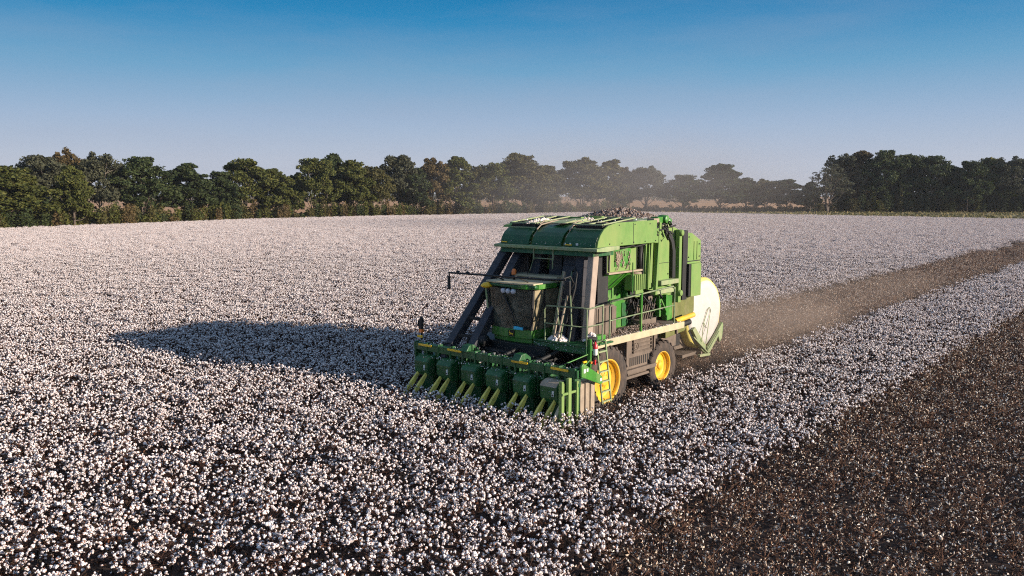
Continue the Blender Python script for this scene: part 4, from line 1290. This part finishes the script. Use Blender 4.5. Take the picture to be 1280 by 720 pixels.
# three curved front panels and their screened hatches
edges = [(-1.40, -0.33), (-0.20, 0.84), (0.96, 2.0)]
for k, (a, c) in enumerate(edges):
    b = MB()
    cu = [(1.96, 4.62), (1.985, 4.74), (2.06, 4.88), (2.16, 4.98), (2.32, 5.08)]
    top = 0.10 if k == 1 else 0.0
    if k == 1: cu = cu[:-1] + [(2.36, 5.10), (2.62, 5.17), (2.95, 5.20)]
    cin = [(x + 0.05, z - 0.02) for x, z in cu][::-1]
    b.prism(cu + cin, a, c)
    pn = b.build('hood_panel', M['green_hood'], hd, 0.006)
    if k != 1:
        # raised screened hatch with a light rim
        ca, cc = a + 0.04, c - 0.04
        top = [(2.36, 5.22), (3.95, 5.38)]
        b = MB()
        b.bar((top[0][0], ca, top[0][1]), (top[0][0], cc, top[0][1]), 0.08, 0.035)
        b.bar((top[1][0], ca, top[1][1]), (top[1][0], cc, top[1][1]), 0.06, 0.035)
        for vv in (ca, (ca + cc) / 2, cc):
            b.bar((top[0][0], vv, top[0][1] + .003), (top[1][0], vv, top[1][1] + .003), 0.06, 0.035)
        b.bar((2.34, ca, 5.09), (2.34, cc, 5.09), 0.05, 0.04)
        b.build('hatch_frame', M['green_pale'], hd, 0.008)
        b = MB()
        b.prism([(2.39, 5.07), (2.39, 5.19), (3.92, 5.35), (3.92, 5.10)], ca + .03, cc - .03)
        for j in range(9):
            uu = 2.5 + j * 0.16; ww = 5.20 + (uu - 2.39) * 0.104
            b.bar((uu, ca + .05, ww), (uu, cc - .05, ww), 0.03, 0.03)
        b.build('hatch_screen', M['black'], hd)
        b = MB(); b.bar((2.75, ca + .1, 5.262), (2.75, cc - .12, 5.262), 0.12, 0.02); b.build('hatch_bar', M['tan'], hd)
    b = MB(); b.prism_u([(a + .04, 4.655), (a + .26, 4.655), (a + .26, 4.685), (a + .04, 4.685)], 1.950, 1.958)
    if k != 1: b.build('warning_label', M['stripe'], hd)
for v, s_ in ((1.00, .05), (1.17, .06), (1.40, .08)):
    b = MB(); b.prism_u([(v - s_ / 2, 4.66), (v + s_ / 2, 4.66), (v + s_ / 2, 4.72), (v - s_ / 2, 4.72)], 1.955, 1.962); b.build('decal', M['decal'], hd)
b = MB()
b.prism([(2.5, 5.24), (2.9, 5.30), (3.6, 5.34), (3.6, 5.28), (2.9, 5.22)], 0.05, 0.55); b.build('hatch_handle', M['green_pale'], hd)
b = MB(); b.prism([(2.35, 5.08), (2.40, 5.14), (3.6, 5.34), (3.6, 5.28)], -1.66, -1.36); b.box((4.3, -1.35, 5.2), (4.5, -0.2, 5.36)); b.box((4.25, 0.0, 5.22), (4.4, 0.6, 5.40)); b.build('roof_vent', M['green_dusty'], hd, 0.01)
b = MB()
for v in (-0.27, 0.90):
    b.tube([(2.3, v, 5.1), (2.25, v + .03, 5.0), (2.05, v + .05, 4.85)], 0.02, 6)
    b.tube([(3.8, v - .1, 5.28), (3.0, v, 5.26), (2.4, v + .05, 5.18), (2.2, v + .06, 5.05)], 0.022, 6)
    b.tube([(3.2, v - .25, 5.26), (2.8, v - .1, 5.30), (2.4, v, 5.2)], 0.018, 6)
b.build('roof_hose', M['tan'], hd)

# tarp-like grey top behind the hood
b = MB()
b.prism([(4.4, 5.06), (4.4, 5.28), (5.1, 5.31), (6.35, 5.30), (6.35, 5.06)], -1.4, 1.75)
b.build('roof_deck', M['green_pale'], picker, 0.01)

# main side body
b = MB()
b.prism([(2.75, 3.86), (2.75, 4.62), (4.36, 4.62), (4.36, 3.86)], -1.4, 1.80)
sp = b.build('upper_side_panel', M['green_dusty'], picker, 0.015)
b = MB(); b.box((2.88, 1.802, 3.95), (2.94, 1.83, 4.58)); b.box((2.78, 1.80, 3.83), (4.5, 1.90, 3.88)); b.build('panel_seam', M['tan'], sp)
b = MB(); b.box((2.745, 1.70, 3.84), (2.80, 1.83, 4.62)); b.box((4.30, 1.802, 3.88), (4.325, 1.812, 4.60)); b.box((2.80, 1.802, 4.575), (4.36, 1.812, 4.60)); b.box((4.365, 1.52, 3.1), (4.61, 1.58, 4.62)); b.build('panel_gap', M['black'], sp)
# round-cornered screen in side panel
b = MB(); b.box((3.18, 1.805, 4.02), (3.98, 1.82, 4.52)); b.build('side_screen', M['green'], sp, 0.03)
b = MB()
rr = random.Random(3)
for k in range(70):
    u0, w0 = 3.22 + rr.random() * 0.7, 4.05 + rr.random() ** 0.7 * 0.42
    if rr.random() < 0.55: u0 = 3.2 + rr.random() * 0.22
    b.tube([(u0, 1.825, w0), (u0 + rr.uniform(-.06, .06), 1.84, w0 - rr.uniform(.04, .14)), (u0 + rr.uniform(-.08, .08), 1.83, w0 - rr.uniform(.1, .2))], rr.uniform(.006, .018), 5)
b.build('stuck_lint', M['tan'], sp)
# inward slanting lower panel
b = MB()
b.prism_u([(1.78, 3.84), (1.15, 3.15), (1.05, 3.15), (1.05, 3.84)], 2.80, 4.55)
b.build('slanted_panel', M['green'], picker, 0.01)
b = MB(); b.tube([(3.75, 1.72, 3.80), (3.62, 1.5, 3.55), (3.5, 1.30, 3.34)], 0.03, 6); b.box((3.4, 1.18, 3.28), (3.75, 1.32, 3.34)); b.build('door_strut', M['black'], picker)
# engine box
b = MB()
b.prism([(3.35, 2.12), (3.35, 3.30), (3.42, 3.36), (4.20, 3.40), (4.62, 3.30), (4.62, 2.12)], 0.6, 1.32)
eb = b.build('engine_box', M['green'], picker, 0.02)
b = MB(); b.prism_u([(0.6, 2.9), (1.28, 2.9), (1.28, 3.26), (0.7, 3.5), (0.6, 3.5)], 3.1, 3.34); b.build('engine_intake', M['black'], eb)
b = MB()
for (u, w) in ((3.55, 3.05), (4.05, 3.12), (4.45, 2.95), (4.5, 2.6)): b.lathe([(0.001, 0.03), (0.035, 0.03), (0.035, 0)], (u, 1.32, w), 'v', 10)
b.build('latch', M['black'], eb)
b = MB(); b.box((4.30, 1.325, 2.15), (4.60, 1.345, 2.85)); b.build('engine_grille', M['header_green'], eb)
# grey tank with ribs
b = MB(); b.box((1.95, 1.05, 2.12), (3.20, 1.84, 2.96)); fl = b.build('fuel_tank', M['brown_steel'], picker, 0.05)
b = MB()
for u in (2.0, 2.36, 2.68, 3.0): b.box((u, 1.84, 2.18), (u + 0.22, 1.87, 2.92))
b.build('tank_rib', M['brown_steel'], fl, 0.01)
b = MB(); b.lathe([(0.001, .06), (.07, .06), (.07, 0)], (2.2, 1.5, 2.97), 'w', 12); b.tube([(2.0, 1.8, 3.0), (2.5, 1.86, 3.06), (3.0, 1.8, 3.02)], 0.02, 6); b.build('tank_cap', M['black'], fl)
# ribbed air filter
b = MB()
b.box((4.05, 1.55, 3.26), (4.72, 1.86, 3.74))
af = b.build('air_filter_housing', M['green_dusty'], picker, 0.06)
b = MB()
for k in range(6): b.box((4.10 + k * 0.105, 1.86, 3.27), (4.155 + k * 0.105, 1.90, 3.72))
b.build('filter_rib', M['green_dusty'], af, 0.01)
b = MB(); b.lathe([(0.001, .04), (.2, .04), (.22, 0)], (4.38, 1.7, 3.75), 'w', 16); b.build('filter_cap', M['tan'], af)
# mid body walls behind machinery
b = MB(); b.box((2.95, -0.8, 2.2), (4.6, 0.6, 4.6)); b.box((2.95, -1.4, 3.5), (4.6, -0.8, 4.6)); b.box((4.3, -1.4, 3.0), (5.1, 1.50, 5.05)); b.build('body_core', M['header_green'], picker)
# module chamber: arch frame, posts, gate
b = MB()
b.prism([(5.05, 3.25), (5.05, 5.20), (5.2, 5.28), (5.95, 5.27), (6.35, 5.16), (7.35, 4.86), (8.25, 4.58), (8.30, 2.75), (6.9, 2.62), (6.2, 2.9)], -1.5, 1.62)
ch = b.build('module_chamber', M['green_dusty'], picker, 0.02)
b = MB()
b.prism([(5.52, 3.42), (5.58, 5.06), (5.95, 5.10), (6.20, 4.92), (6.32, 4.60), (6.34, 3.40)], 1.62, 1.72)
b.build('chamber_panel', M['green_dusty'], ch, 0.02)
# dark curved guard
b = MB()
outer = [(6.02, 5.02), (6.28, 4.90), (6.50, 4.62), (6.60, 4.3), (6.62, 3.46)]
inner = [(6.44, 3.46), (6.43, 4.3), (6.34, 4.58), (6.18, 4.78), (5.98, 4.90)]
b.prism(outer + inner, 1.68, 1.78)
b.build('curved_guard', M['black'], ch)
b = MB()
b.bar((5.22, 1.90, 3.05), (5.40, 1.90, 5.22), 0.11, 0.10, (0, 1, 0)); b.bar((5.10, 1.72, 3.2), (5.12, 1.72, 4.55), 0.05, 0.06, (0, 1, 0))
b.build('chamber_post', M['green_dusty'], ch, 0.01)
b = MB(); b.bar((5.33, 1.84, 3.05), (5.51, 1.84, 5.20), 0.07, 0.08, (0, 1, 0)); b.build('post_shadow_bar', M['black'], ch)  # solid black bar painted in as the shadow line along the post
b = MB(); b.lathe([(0.001, 0), (0.10, 0.0), (0.10, 0.80), (0.001, 0.82)], (4.72, 1.66, 3.72), 'w', 14); b.build('cylinder', M['black'], ch)
b = MB(); b.prism([(4.62, 3.0), (4.62, 4.66), (4.8, 4.8), (5.1, 4.85), (5.1, 3.0)], 1.50, 1.60); b.build('chamber_front_panel', M['green_dusty'], ch, 0.01)
b = MB(); b.box((5.35, 1.62, 3.02), (6.62, 1.80, 3.16)); b.box((5.55, 1.60, 3.30), (6.60, 1.92, 3.44)); b.build('chamber_shelf', M['green_pale'], ch, 0.01)
b = MB(); b.bar((6.86, 1.74, 2.65), (6.86, 1.74, 4.95), 0.16, 0.14, (0, 1, 0))
for w in (4.85, 2.95): b.lathe([(0.001, .09), (.09, .08), (.11, 0)], (6.86, 1.80, w), 'v', 14)
b.build('gate_post', M['green_dusty'], ch, 0.01)
b = MB(); b.bar((7.18, 1.74, 2.70), (7.18, 1.74, 4.92), 0.30, 0.12, (0, 1, 0)); b.build('gate_gap', M['black'], ch)
b = MB()
b.prism([(7.36, 2.78), (7.36, 4.84), (7.62, 4.82), (8.22, 4.56), (8.26, 2.78)], 1.62, 1.78)
b.box((7.75, 1.785, 3.95), (7.79, 1.80, 4.55)); b.box((7.95, 1.785, 3.95), (7.99, 1.80, 4.55))
b.build('gate_panel', M['green_dusty'], ch, 0.01)
b = MB(); b.box((7.42, 1.76, 2.78), (8.08, 1.90, 3.84)); b.build('gate_box', M['green_dusty'], ch, 0.015)
b = MB(); b.box((7.30, 1.785, 2.80), (7.415, 1.88, 3.84)); b.build('gate_box_gap', M['black'], ch)
b = MB()
for (u, w) in ((5.62, 3.6), (5.66, 4.4), (5.72, 4.98), (6.25, 3.6), (6.72, 3.2), (6.72, 3.8), (6.72, 4.4), (7.42, 4.70), (8.10, 4.45), (7.42, 4.05), (8.12, 4.05)):
    b.lathe([(0.001, 0.02), (0.022, 0.02), (0.022, 0)], (u, 1.78 if u > 6.6 else 1.72, w), 'v', 8, smooth=False)
b.build('bolt', M['black'], ch)
b = MB(); b.box((7.36, 1.782, 3.90), (8.24, 1.788, 3.93)); b.box((6.64, 1.622, 2.8), (6.67, 1.63, 5.02)); b.box((5.60, 1.722, 3.95), (6.33, 1.727, 3.965)); b.build('panel_gap', M['black'], ch)
# hoses and pump cluster at chamber top
b = MB()
rr = random.Random(5)
for k in range(11):
    u0 = 4.85 + rr.random() * 1.1; w0 = 5.25 - rr.random() * 0.25
    pts = [(u0, 1.96, w0)]
    for j in range(6):
        pts.append((pts[-1][0] + rr.uniform(-.05, .16) * (1 if k % 2 else -1), 1.96 + rr.uniform(-.02, .08), pts[-1][2] - rr.uniform(-0.06, .10)))
    b.tube(pts, rr.uniform(0.014, 0.026), 6)
b.tube([(5.0, 1.8, 5.0), (4.9, 1.85, 4.8), (4.65, 1.85, 4.65), (4.60, 1.84, 4.3), (4.60, 1.84, 3.4)], 0.028, 6)
b.tube([(4.75, 2.0, 4.70), (4.5, 1.95, 4.60), (4.1, 1.90, 4.55), (3.9, 1.92, 4.59), (3.5, 1.9, 4.54), (3.1, 1.9, 4.57), (2.84, 1.88, 4.5), (2.84, 1.86, 4.2), (2.83, 1.86, 3.9)], 0.026, 6)
b.tube([(5.7, 1.85, 5.2), (5.9, 1.9, 5.0), (6.05, 1.88, 4.78), (5.9, 1.9, 4.68), (5.75, 1.9, 4.85), (5.75, 1.85, 5.1)], 0.026, 6)
b.tube([(5.2, 1.85, 5.2), (5.5, 1.92, 5.14), (5.9, 1.9, 5.22), (6.1, 1.85, 5.1)], 0.03, 6)
b.build('hydraulic_hose', M['black'], ch)
b = MB(); b.lathe([(0.001, 0.22), (.12, .2), (.14, 0.0), (.12, -.1)], (5.72, 1.78, 5.30), 'v', 16); b.box((5.3, 1.66, 5.2), (5.6, 1.9, 5.38)); b.lathe([(0.001, 0.16), (.09, .14), (.1, 0)], (6.0, 1.78, 5.24), 'v', 12)
b.build('drive_motor', M['green'], ch, 0.01)
b = MB(); b.box((5.0, 1.7, 5.22), (5.3, 1.95, 5.34)); b.tube([(4.8, 1.9, 4.7), (4.95, 1.95, 4.95), (5.0, 1.9, 5.2)], 0.05, 8); b.lathe([(0.001, 0.05), (.07, .04), (.08, 0)], (5.0, 1.86, 4.86), 'v', 10); b.build('drive_bracket', M['tan'], ch)
# machinery seen through the rails
b = MB()
rr = random.Random(9)
for k in range(26):
    u0 = 4.6 + rr.random() * 1.5; w0 = 3.1 - rr.random() * 0.3; v0 = 1.3 + rr.random() * 0.4
    pts = [(u0, v0, w0)]
    for j in range(5):
        pts.append((pts[-1][0] + rr.uniform(-.16, .16), v0 + rr.uniform(-.1, .12), pts[-1][2] - rr.uniform(0.06, .2)))
    b.tube(pts, rr.uniform(0.018, 0.04), 6)
b.box((4.6, 0.8, 2.1), (6.4, 1.2, 3.1))
b.build('pump_hose', M['black'], picker)
b = MB()
b.lathe([(0.001, 0.12), (.20, .1), (.24, 0), (.24, -.2)], (5.05, 1.4, 2.55), 'v', 16)
b.lathe([(0.001, 0.12), (.14, .1), (.16, 0), (.16, -.2)], (5.45, 1.5, 2.9), 'v', 16)
b.box((4.7, 1.3, 2.12), (5.7, 1.7, 2.3))
for k in range(6): b.tube([(4.8 + k * .13, 1.65, 2.3), (4.9 + k * .13, 1.7, 2.75)], 0.025, 6)
b.build('pump', M['brown_steel'], picker, 0.01)
b = MB(); b.box((5.75, 1.45, 2.3), (5.85, 1.75, 2.95)); b.box((6.15, 1.45, 2.3), (6.25, 1.75, 2.95)); b.bar((5.8, 1.72, 2.9), (6.2, 1.72, 2.4), 0.08, 0.05); b.box((6.3, 1.5, 2.12), (6.6, 1.7, 2.9)); b.build('pump_frame', M['green'], picker, 0.01)
# rear lower wall & yellow tube
b = MB(); b.prism([(6.5, 1.5), (6.5, 2.75), (8.3, 2.85), (8.3, 2.2), (7.7, 1.6)], -1.7, 1.55); b.build('rear_body', mat('olive_panel', (0.14, 0.15, 0.035), 0.6, var=.2, dust=.3), picker, 0.02)  # rear wall in one olive tone with dust
b = MB(); b.tube([(6.45, 1.9, 2.10), (7.62, 1.9, 2.18)], 0.085, 14); b.build('rear_step_tube', M['yellow'], picker, label='yellow tube at the rear of the walkway')
b = MB(); b.tube([(6.2, 1.88, 1.90), (7.35, 1.9, 1.98)], 0.10, 14); b.build('exhaust_pipe', M['black'], picker)
b = MB(); b.box((6.05, 2.12, 1.78), (6.12, 2.2, 1.95)); b.box((6.3, -1.5, 1.1), (7.6, 1.3, 1.7)); b.build('rear_frame', M['brown_steel'], picker, 0.01)

# side box between the wheels
b = MB()
b.box((3.68, 1.45, 0.78), (5.28, 1.86, 1.90))
sb = b.build('side_box', M['brown_steel'], picker, 0.02)
b = MB()
for k in range(12): b.box((3.95 + k * 0.105, 1.862, 1.05), (4.0 + k * 0.105, 1.868, 1.30))
b.build('side_grille', M['black'], sb)
b = MB(); b.box((3.66, 1.80, 0.86), (5.26, 1.98, 0.98)); b.box((3.66, 1.8, 0.70), (5.26, 1.92, 0.78)); b.box((3.70, 1.86, 1.0), (3.78, 1.92, 1.9)); b.box((5.2, 1.86, 1.0), (5.28, 1.92, 1.9)); b.build('side_bumper', M['brown_steel'], sb, 0.01)
b = MB()
for w in (1.45, 1.56, 1.67, 1.78): b.tube([(4.1, 1.9, w), (5.1, 1.9, w)], 0.018, 6)
b.tube([(4.1, 1.9, 1.42), (4.1, 1.9, 1.84)], 0.022, 6); b.tube([(5.1, 1.9, 1.42), (5.1, 1.9, 1.84)], 0.022, 6)
b.lathe([(.10, -.015), (.12, 0), (.10, .015)], (4.22, 1.92, 1.62), 'v', 16, closed=True)
b.build('side_rack', M['brown_steel'], sb)
b = MB(); b.box((3.2, 0.9, 0.9), (3.66, 1.5, 1.9)); b.build('frame_panel', M['brown_steel'], picker)

# roof ladder hanging under the lip
b = MB()
for v in (-0.10, 0.60): b.bar((1.93, v, 4.50), (1.93, v, 4.22), 0.045, 0.03, (1, 0, 0)); 
b.tube([(1.93, -0.10, 4.25), (1.93, 0.60, 4.25)], 0.02, 6); b.tube([(1.93, -0.10, 4.25), (2.0, -0.32, 3.85)], 0.012, 6)
b.tube([(1.93, 0.58, 4.22), (1.93, 0.58, 3.98)], 0.02, 6)
b.build('roof_ladder', M['rail'], picker)

# rear module cradle
b = MB()
for v0, v1 in ((1.26, 1.36), (-1.36, -1.26)):
    b.prism([(8.62, 1.48), (8.80, 1.56), (9.62, 0.78), (9.78, 0.56), (9.62, 0.52), (9.30, 0.70)], v0, v1)
    b.prism([(9.66, 0.50), (9.66, 0.66), (10.35, 1.14), (10.80, 1.50), (10.86, 1.38), (10.78, 0.92), (10.62, 0.80), (10.50, 1.02), (9.9, 0.54)], v0, v1)
cr_ = b.build('module_cradle', M['green_pale'], picker, 0.012)
b = MB(); b.prism([(7.6, 0.80), (7.6, 1.75), (8.5, 1.70), (8.75, 1.40), (9.2, 0.80)], 0.6, 0.9); b.build('cradle_shade_plate', M['brown_steel'], cr_)  # dark plate added as the shade beside the cradle
b = MB(); b.box((8.2, -1.22, 0.56), (9.8, 1.22, 0.66)); b.tube([(9.2, -1.3, .62), (9.2, 1.4, .62)], .05, 8); b.tube([(10.2, -1.3, .86), (10.2, 1.3, .86)], .06, 8); b.box((7.2, -1.2, 0.7), (8.2, 0.9, 1.5)); b.build('cradle_floor', M['brown_steel'], cr_)
b = MB(); b.tube([(8.6, 1.40, 1.25), (9.6, 1.40, 0.60)], 0.03, 6); b.bar((9.0, 1.40, 0.55), (9.75, 1.40, 0.50), 0.1, 0.08); b.tube([(9.65, 1.40, .55), (9.60, 1.40, 0.80)], .03, 6); b.tube([(9.7, 1.38, 0.62), (10.5, 1.38, 1.2)], .03, 6)
b.build('cradle_arm', M['green_pale'], cr_)
b = MB(); b.tube([(9.15, 1.42, 1.02), (9.5, 1.285, 1.60), (9.78, 1.285, 2.05), (9.92, 1.285, 2.12), (10.0, 1.285, 2.0), (9.93, 1.285, 1.8), (9.45, 1.42, 0.92)], 0.014, 6); b.tube([(9.52, 1.285, 1.62), (9.72, 1.285, 1.42)], 0.012, 6)
b.build('cradle_loop_rail', M['green_pale'], cr_)

# round module held at the rear
bale = empty('cotton_module', uvw(9.67, 0, 0.68), M_RZ)
tag(bale, 'big round white-ended cotton module wrapped in yellow film at the harvester rear', 'cotton module')
def wav(r, n=64, amp=0.012):
    return [(r + amp * math.sin(i * 5 * 6.283 / n) + amp * .6 * math.sin(i * 11 * 6.283 / n)) for i in range(n)]
def disc_mesh(name, rings, m, parent, v_off=0.0):
    n = 64; V = []; F = []
    for (r, t) in rings:
        ws = wav(r, n, 0.012 * r / 1.25)
        for i in range(n):
            a = 2 * math.pi * i / n
            V.append((ws[i] * math.cos(a), t, 1.25 + ws[i] * math.sin(a)))
    for k in range(len(rings) - 1):
        for i in range(n):
            F.append((k * n + i, k * n + (i + 1) % n, (k + 1) * n + (i + 1) % n, (k + 1) * n + i))
    b = MB(); b.add(V, F, True)
    return b.build(name, m, parent)
disc_mesh('wrap', [(1.13, 1.205), (1.21, 1.20), (1.25, 1.12), (1.255, 1.05), (1.25, 0.5), (1.255, -0.5), (1.25, -1.10), (1.18, -1.2)], M['wrap_yellow'], bale)
for s_ in (1, -1):
    disc_mesh('end_face', [(1.15, 1.17 * s_), (1.14, 1.222 * s_), (0.9, 1.235 * s_), (0.5, 1.25 * s_), (0.15, 1.25 * s_), (0.001, 1.24 * s_)], M['wrap'], bale)

# flecks of lint caught on the machine
rl = np.random.default_rng(5)
def flecks(name, n, box, size, m, parent):
    Vs, Fs, n0 = [], [], 0
    for i in range(n):
        u, v, w = [rl.uniform(a_, b_) for a_, b_ in box]
        V = IV * size * rl.uniform(0.3, 1.6, 3) + np.array([u, -v, w])
        Vs.append(V); Fs += [tuple(j + n0 for j in f) for f in IF]; n0 += 12
    me = mesh_np(name, np.concatenate(Vs), Fs, [m], None, [True] * len(Fs))
    o = bpy.data.objects.new(name, me); COL.objects.link(o); o.parent = parent
    o['kind'] = 'stuff'
    return o
flecks('caught_lint', 90, [(-0.34, -0.10), (-2.6, 2.6), (1.425, 1.47)], 0.013, m_lint, picker)
flecks('caught_lint', 80, [(-0.10, 0.10), (-2.9, 2.9), (1.76, 1.775)], 0.012, m_lint, picker)
flecks('caught_lint', 70, [(1.112, 1.118), (0.6, 2.3), (1.9, 2.1)], 0.009, m_lint, picker)
flecks('caught_lint', 120, [(0.0, 1.1), (-2.6, 2.7), (1.46, 1.48)], 0.02, m_lint, picker)
flecks('caught_lint', 60, [(1.95, 2.05), (-1.3, 1.9), (4.66, 4.72)], 0.010, m_lint, picker)
flecks('caught_lint', 60, [(1.76, 6.4), (2.165, 2.235), (2.13, 2.14)], 0.014, m_lint, picker)
flecks('caught_lint', 50, [(2.6, 6.2), (-1.2, 1.7), (5.30, 5.33)], 0.02, m_lint, picker)

# heap of trashy cotton on the roof, small lint drifts
def heap(name, c, rx, ry, h, n, size, label, cat, matl):
    V, F = [], []
    Vs, Fs, n0 = [], [], 0
    for i in range(n):
        a = rng.uniform(0, 6.283); r = math.sqrt(rng.uniform(0, 1))
        z = h * (1 - r ** 1.4) * rng.uniform(0.55, 1.0)
        p = np.array([c[0] + rx * r * math.cos(a), -(c[1] + ry * r * math.sin(a)), c[2] + z])
        V_ = IV * size * rng.uniform(0.4, 1.5, 3) + p
        Vs.append(V_); Fs += [tuple(j + n0 for j in f) for f in IF]; n0 += 12
    V_ = np.concatenate(Vs)
    V_[:, 2] = np.maximum(V_[:, 2], c[2] - 0.001)
    me = mesh_np(name, V_, Fs, [matl], None, [True] * len(Fs))
    o = bpy.data.objects.new(name, me); COL.objects.link(o)
    o.location = uvw(0, 0, 0); o.rotation_euler = (0, 0, M_RZ)
    tag(o, label, cat, kind='stuff')
    return o
heap('loose_cotton_heap', (6.6, -0.35, 5.26), 1.3, 1.45, 0.36, 3000, 0.040, 'grey-brown heap of loose trashy cotton piled on the harvester roof', 'cotton heap', M['heap'])
m_drift = inst_mat('lint_drift', [(0.75, 0.66, 0.58), (0.55, 0.44, 0.36), (0.82, 0.78, 0.74), (0.35, 0.24, 0.17)], 0.95)
heap('roof_lint', (3.0, -0.65, 5.2), 0.75, 0.14, 0.15, 260, 0.04, 'pale lint tuft caught between the roof hatches', 'lint', m_drift)
heap('roof_lint', (3.9, 0.35, 5.2), 0.4, 0.3, 0.16, 200, 0.04, 'white lint tuft behind the middle roof panel', 'lint', m_drift)
heap('walkway_lint', (4.2, 1.75, 2.11), 1.6, 0.34, 0.10, 900, 0.022, 'brown trash and lint strewn along the side walkway', 'lint', M['heap'])
heap('platform_lint', (1.45, 1.15, 2.09), 0.25, 0.28, 0.20, 160, 0.04, 'white lint piled on the cab platform by the small ladder', 'lint', M['heap'] if False else m_lint)
heap('step_lint', (1.85, 2.0, 2.12), 0.28, 0.16, 0.22, 130, 0.04, 'white lint piled beside the top of the entry ladder', 'lint', m_lint)
for v, t in ((0.45, 'brown leaf trash on the header behind the fourth row cover'), (1.45, 'tan leaf trash on the header behind the fifth row cover'), (-0.48, 'small lint and trash on the header behind the third row cover')):
    heap('header_trash', (0.25, v, 1.46), 0.2, 0.25, 0.10, 110, 0.026, t, 'trash', m_drift)

b = MB()
b.add([(0.90, 0.02, 2.335), (0.90, 0.36, 2.335), (0.99, 0.36, 2.335), (0.99, 0.02, 2.335), (0.905, 0.03, 2.42), (0.905, 0.35, 2.40), (0.96, 0.35, 2.41), (0.96, 0.03, 2.43)],
      [(0, 3, 2, 1), (4, 5, 6, 7), (0, 1, 5, 4), (1, 2, 6, 5), (2, 3, 7, 6), (3, 0, 4, 7)])
o = b.build('cleaning_cloth', M['cyan'], None, 0.012)
o.location = uvw(0, 0, 0); o.rotation_euler = (0, 0, M_RZ)
tag(o, 'folded light blue cloth on the sill of the cab windscreen', 'cloth')

# ------------------------------------------------------------------ dust
def dust(name, c, size, dens, col, label, rz=0.0):
    bm = bmesh.new()
    bmesh.ops.create_icosphere(bm, subdivisions=3, radius=1.0)
    me = bpy.data.meshes.new(name); bm.to_mesh(me); bm.free()
    o = bpy.data.objects.new(name, me); COL.objects.link(o)
    o.location = c; o.scale = size; o.rotation_euler = (0, 0, rz)
    m = bpy.data.materials.new(name); m.use_nodes = True
    n, l = m.node_tree.nodes, m.node_tree.links
    n.remove(n['Principled BSDF'])
    pv = n.new('ShaderNodeVolumePrincipled')
    pv.inputs['Color'].default_value = (*col, 1)
    pv.inputs['Anisotropy'].default_value = 0.2
    tc = n.new('ShaderNodeTexCoord')
    ln = n.new('ShaderNodeVectorMath'); ln.operation = 'LENGTH'
    l.new(tc.outputs['Object'], ln.inputs[0])
    mr = n.new('ShaderNodeMapRange'); mr.interpolation_type = 'SMOOTHSTEP'
    mr.inputs['From Min'].default_value = 1.0; mr.inputs['From Max'].default_value = 0.15
    l.new(ln.outputs['Value'], mr.inputs['Value'])
    nz = n.new('ShaderNodeTexNoise'); nz.inputs['Scale'].default_value = 2.2; nz.inputs['Detail'].default_value = 4
    l.new(tc.outputs['Object'], nz.inputs['Vector'])
    nr = n.new('ShaderNodeMapRange'); nr.inputs['From Min'].default_value = 0.2; nr.inputs['From Max'].default_value = 0.75
    l.new(nz.outputs['Fac'], nr.inputs['Value'])
    a = n.new('ShaderNodeMath'); a.operation = 'MULTIPLY'; l.new(mr.outputs[0], a.inputs[0]); l.new(nr.outputs[0], a.inputs[1])
    a2 = n.new('ShaderNodeMath'); a2.operation = 'MULTIPLY'; l.new(a.outputs[0], a2.inputs[0]); a2.inputs[1].default_value = dens
    l.new(a2.outputs[0], pv.inputs['Density'])
    l.new(pv.outputs[0], n['Material Output'].inputs['Volume'])
    me.materials.append(m)
    tag(o, label, 'dust', kind='stuff')
    return o
x_, y_, _ = uvw(13.5, 0.8)
dust('trailing_dust', (x_, y_, 0.6), (10.5, 4.4, 2.1), 0.17, (0.90, 0.68, 0.52), 'low brown dust hanging over the freshly picked strip behind the harvester', M_RZ)
dust('dust_plume', (px_x(775, 150), 150, 7), (46, 40, 14), 0.019, (0.80, 0.70, 0.62), 'thin brown dust veil drifting in front of the trees beyond the harvester')

bm = bmesh.new(); bmesh.ops.create_cube(bm, size=2.0)
me = bpy.data.meshes.new('haze'); bm.to_mesh(me); bm.free()
hz = bpy.data.objects.new('haze', me); COL.objects.link(hz)
hz.scale = (1500, 800, 19.5); hz.location = (0, 700, 18.5)
m = bpy.data.materials.new('haze'); m.use_nodes = True
n, l = m.node_tree.nodes, m.node_tree.links
n.remove(n['Principled BSDF'])
pv = n.new('ShaderNodeVolumePrincipled')
pv.inputs['Color'].default_value = (0.86, 0.88, 0.92, 1)
pv.inputs['Density'].default_value = 0.00012
pv.inputs['Anisotropy'].default_value = 0.1
l.new(pv.outputs[0], n['Material Output'].inputs['Volume'])
me.materials.append(m)
tag(hz, 'thin dusty evening haze over the field', 'haze', kind='stuff')

x_, y_, _ = uvw(24.0, 0.4)
dust('trailing_dust', (x_, y_, 0.7), (22.0, 5.0, 2.0), 0.045, (0.90, 0.70, 0.55), 'long thin veil of pale dust settling along the freshly picked strip', M_RZ)
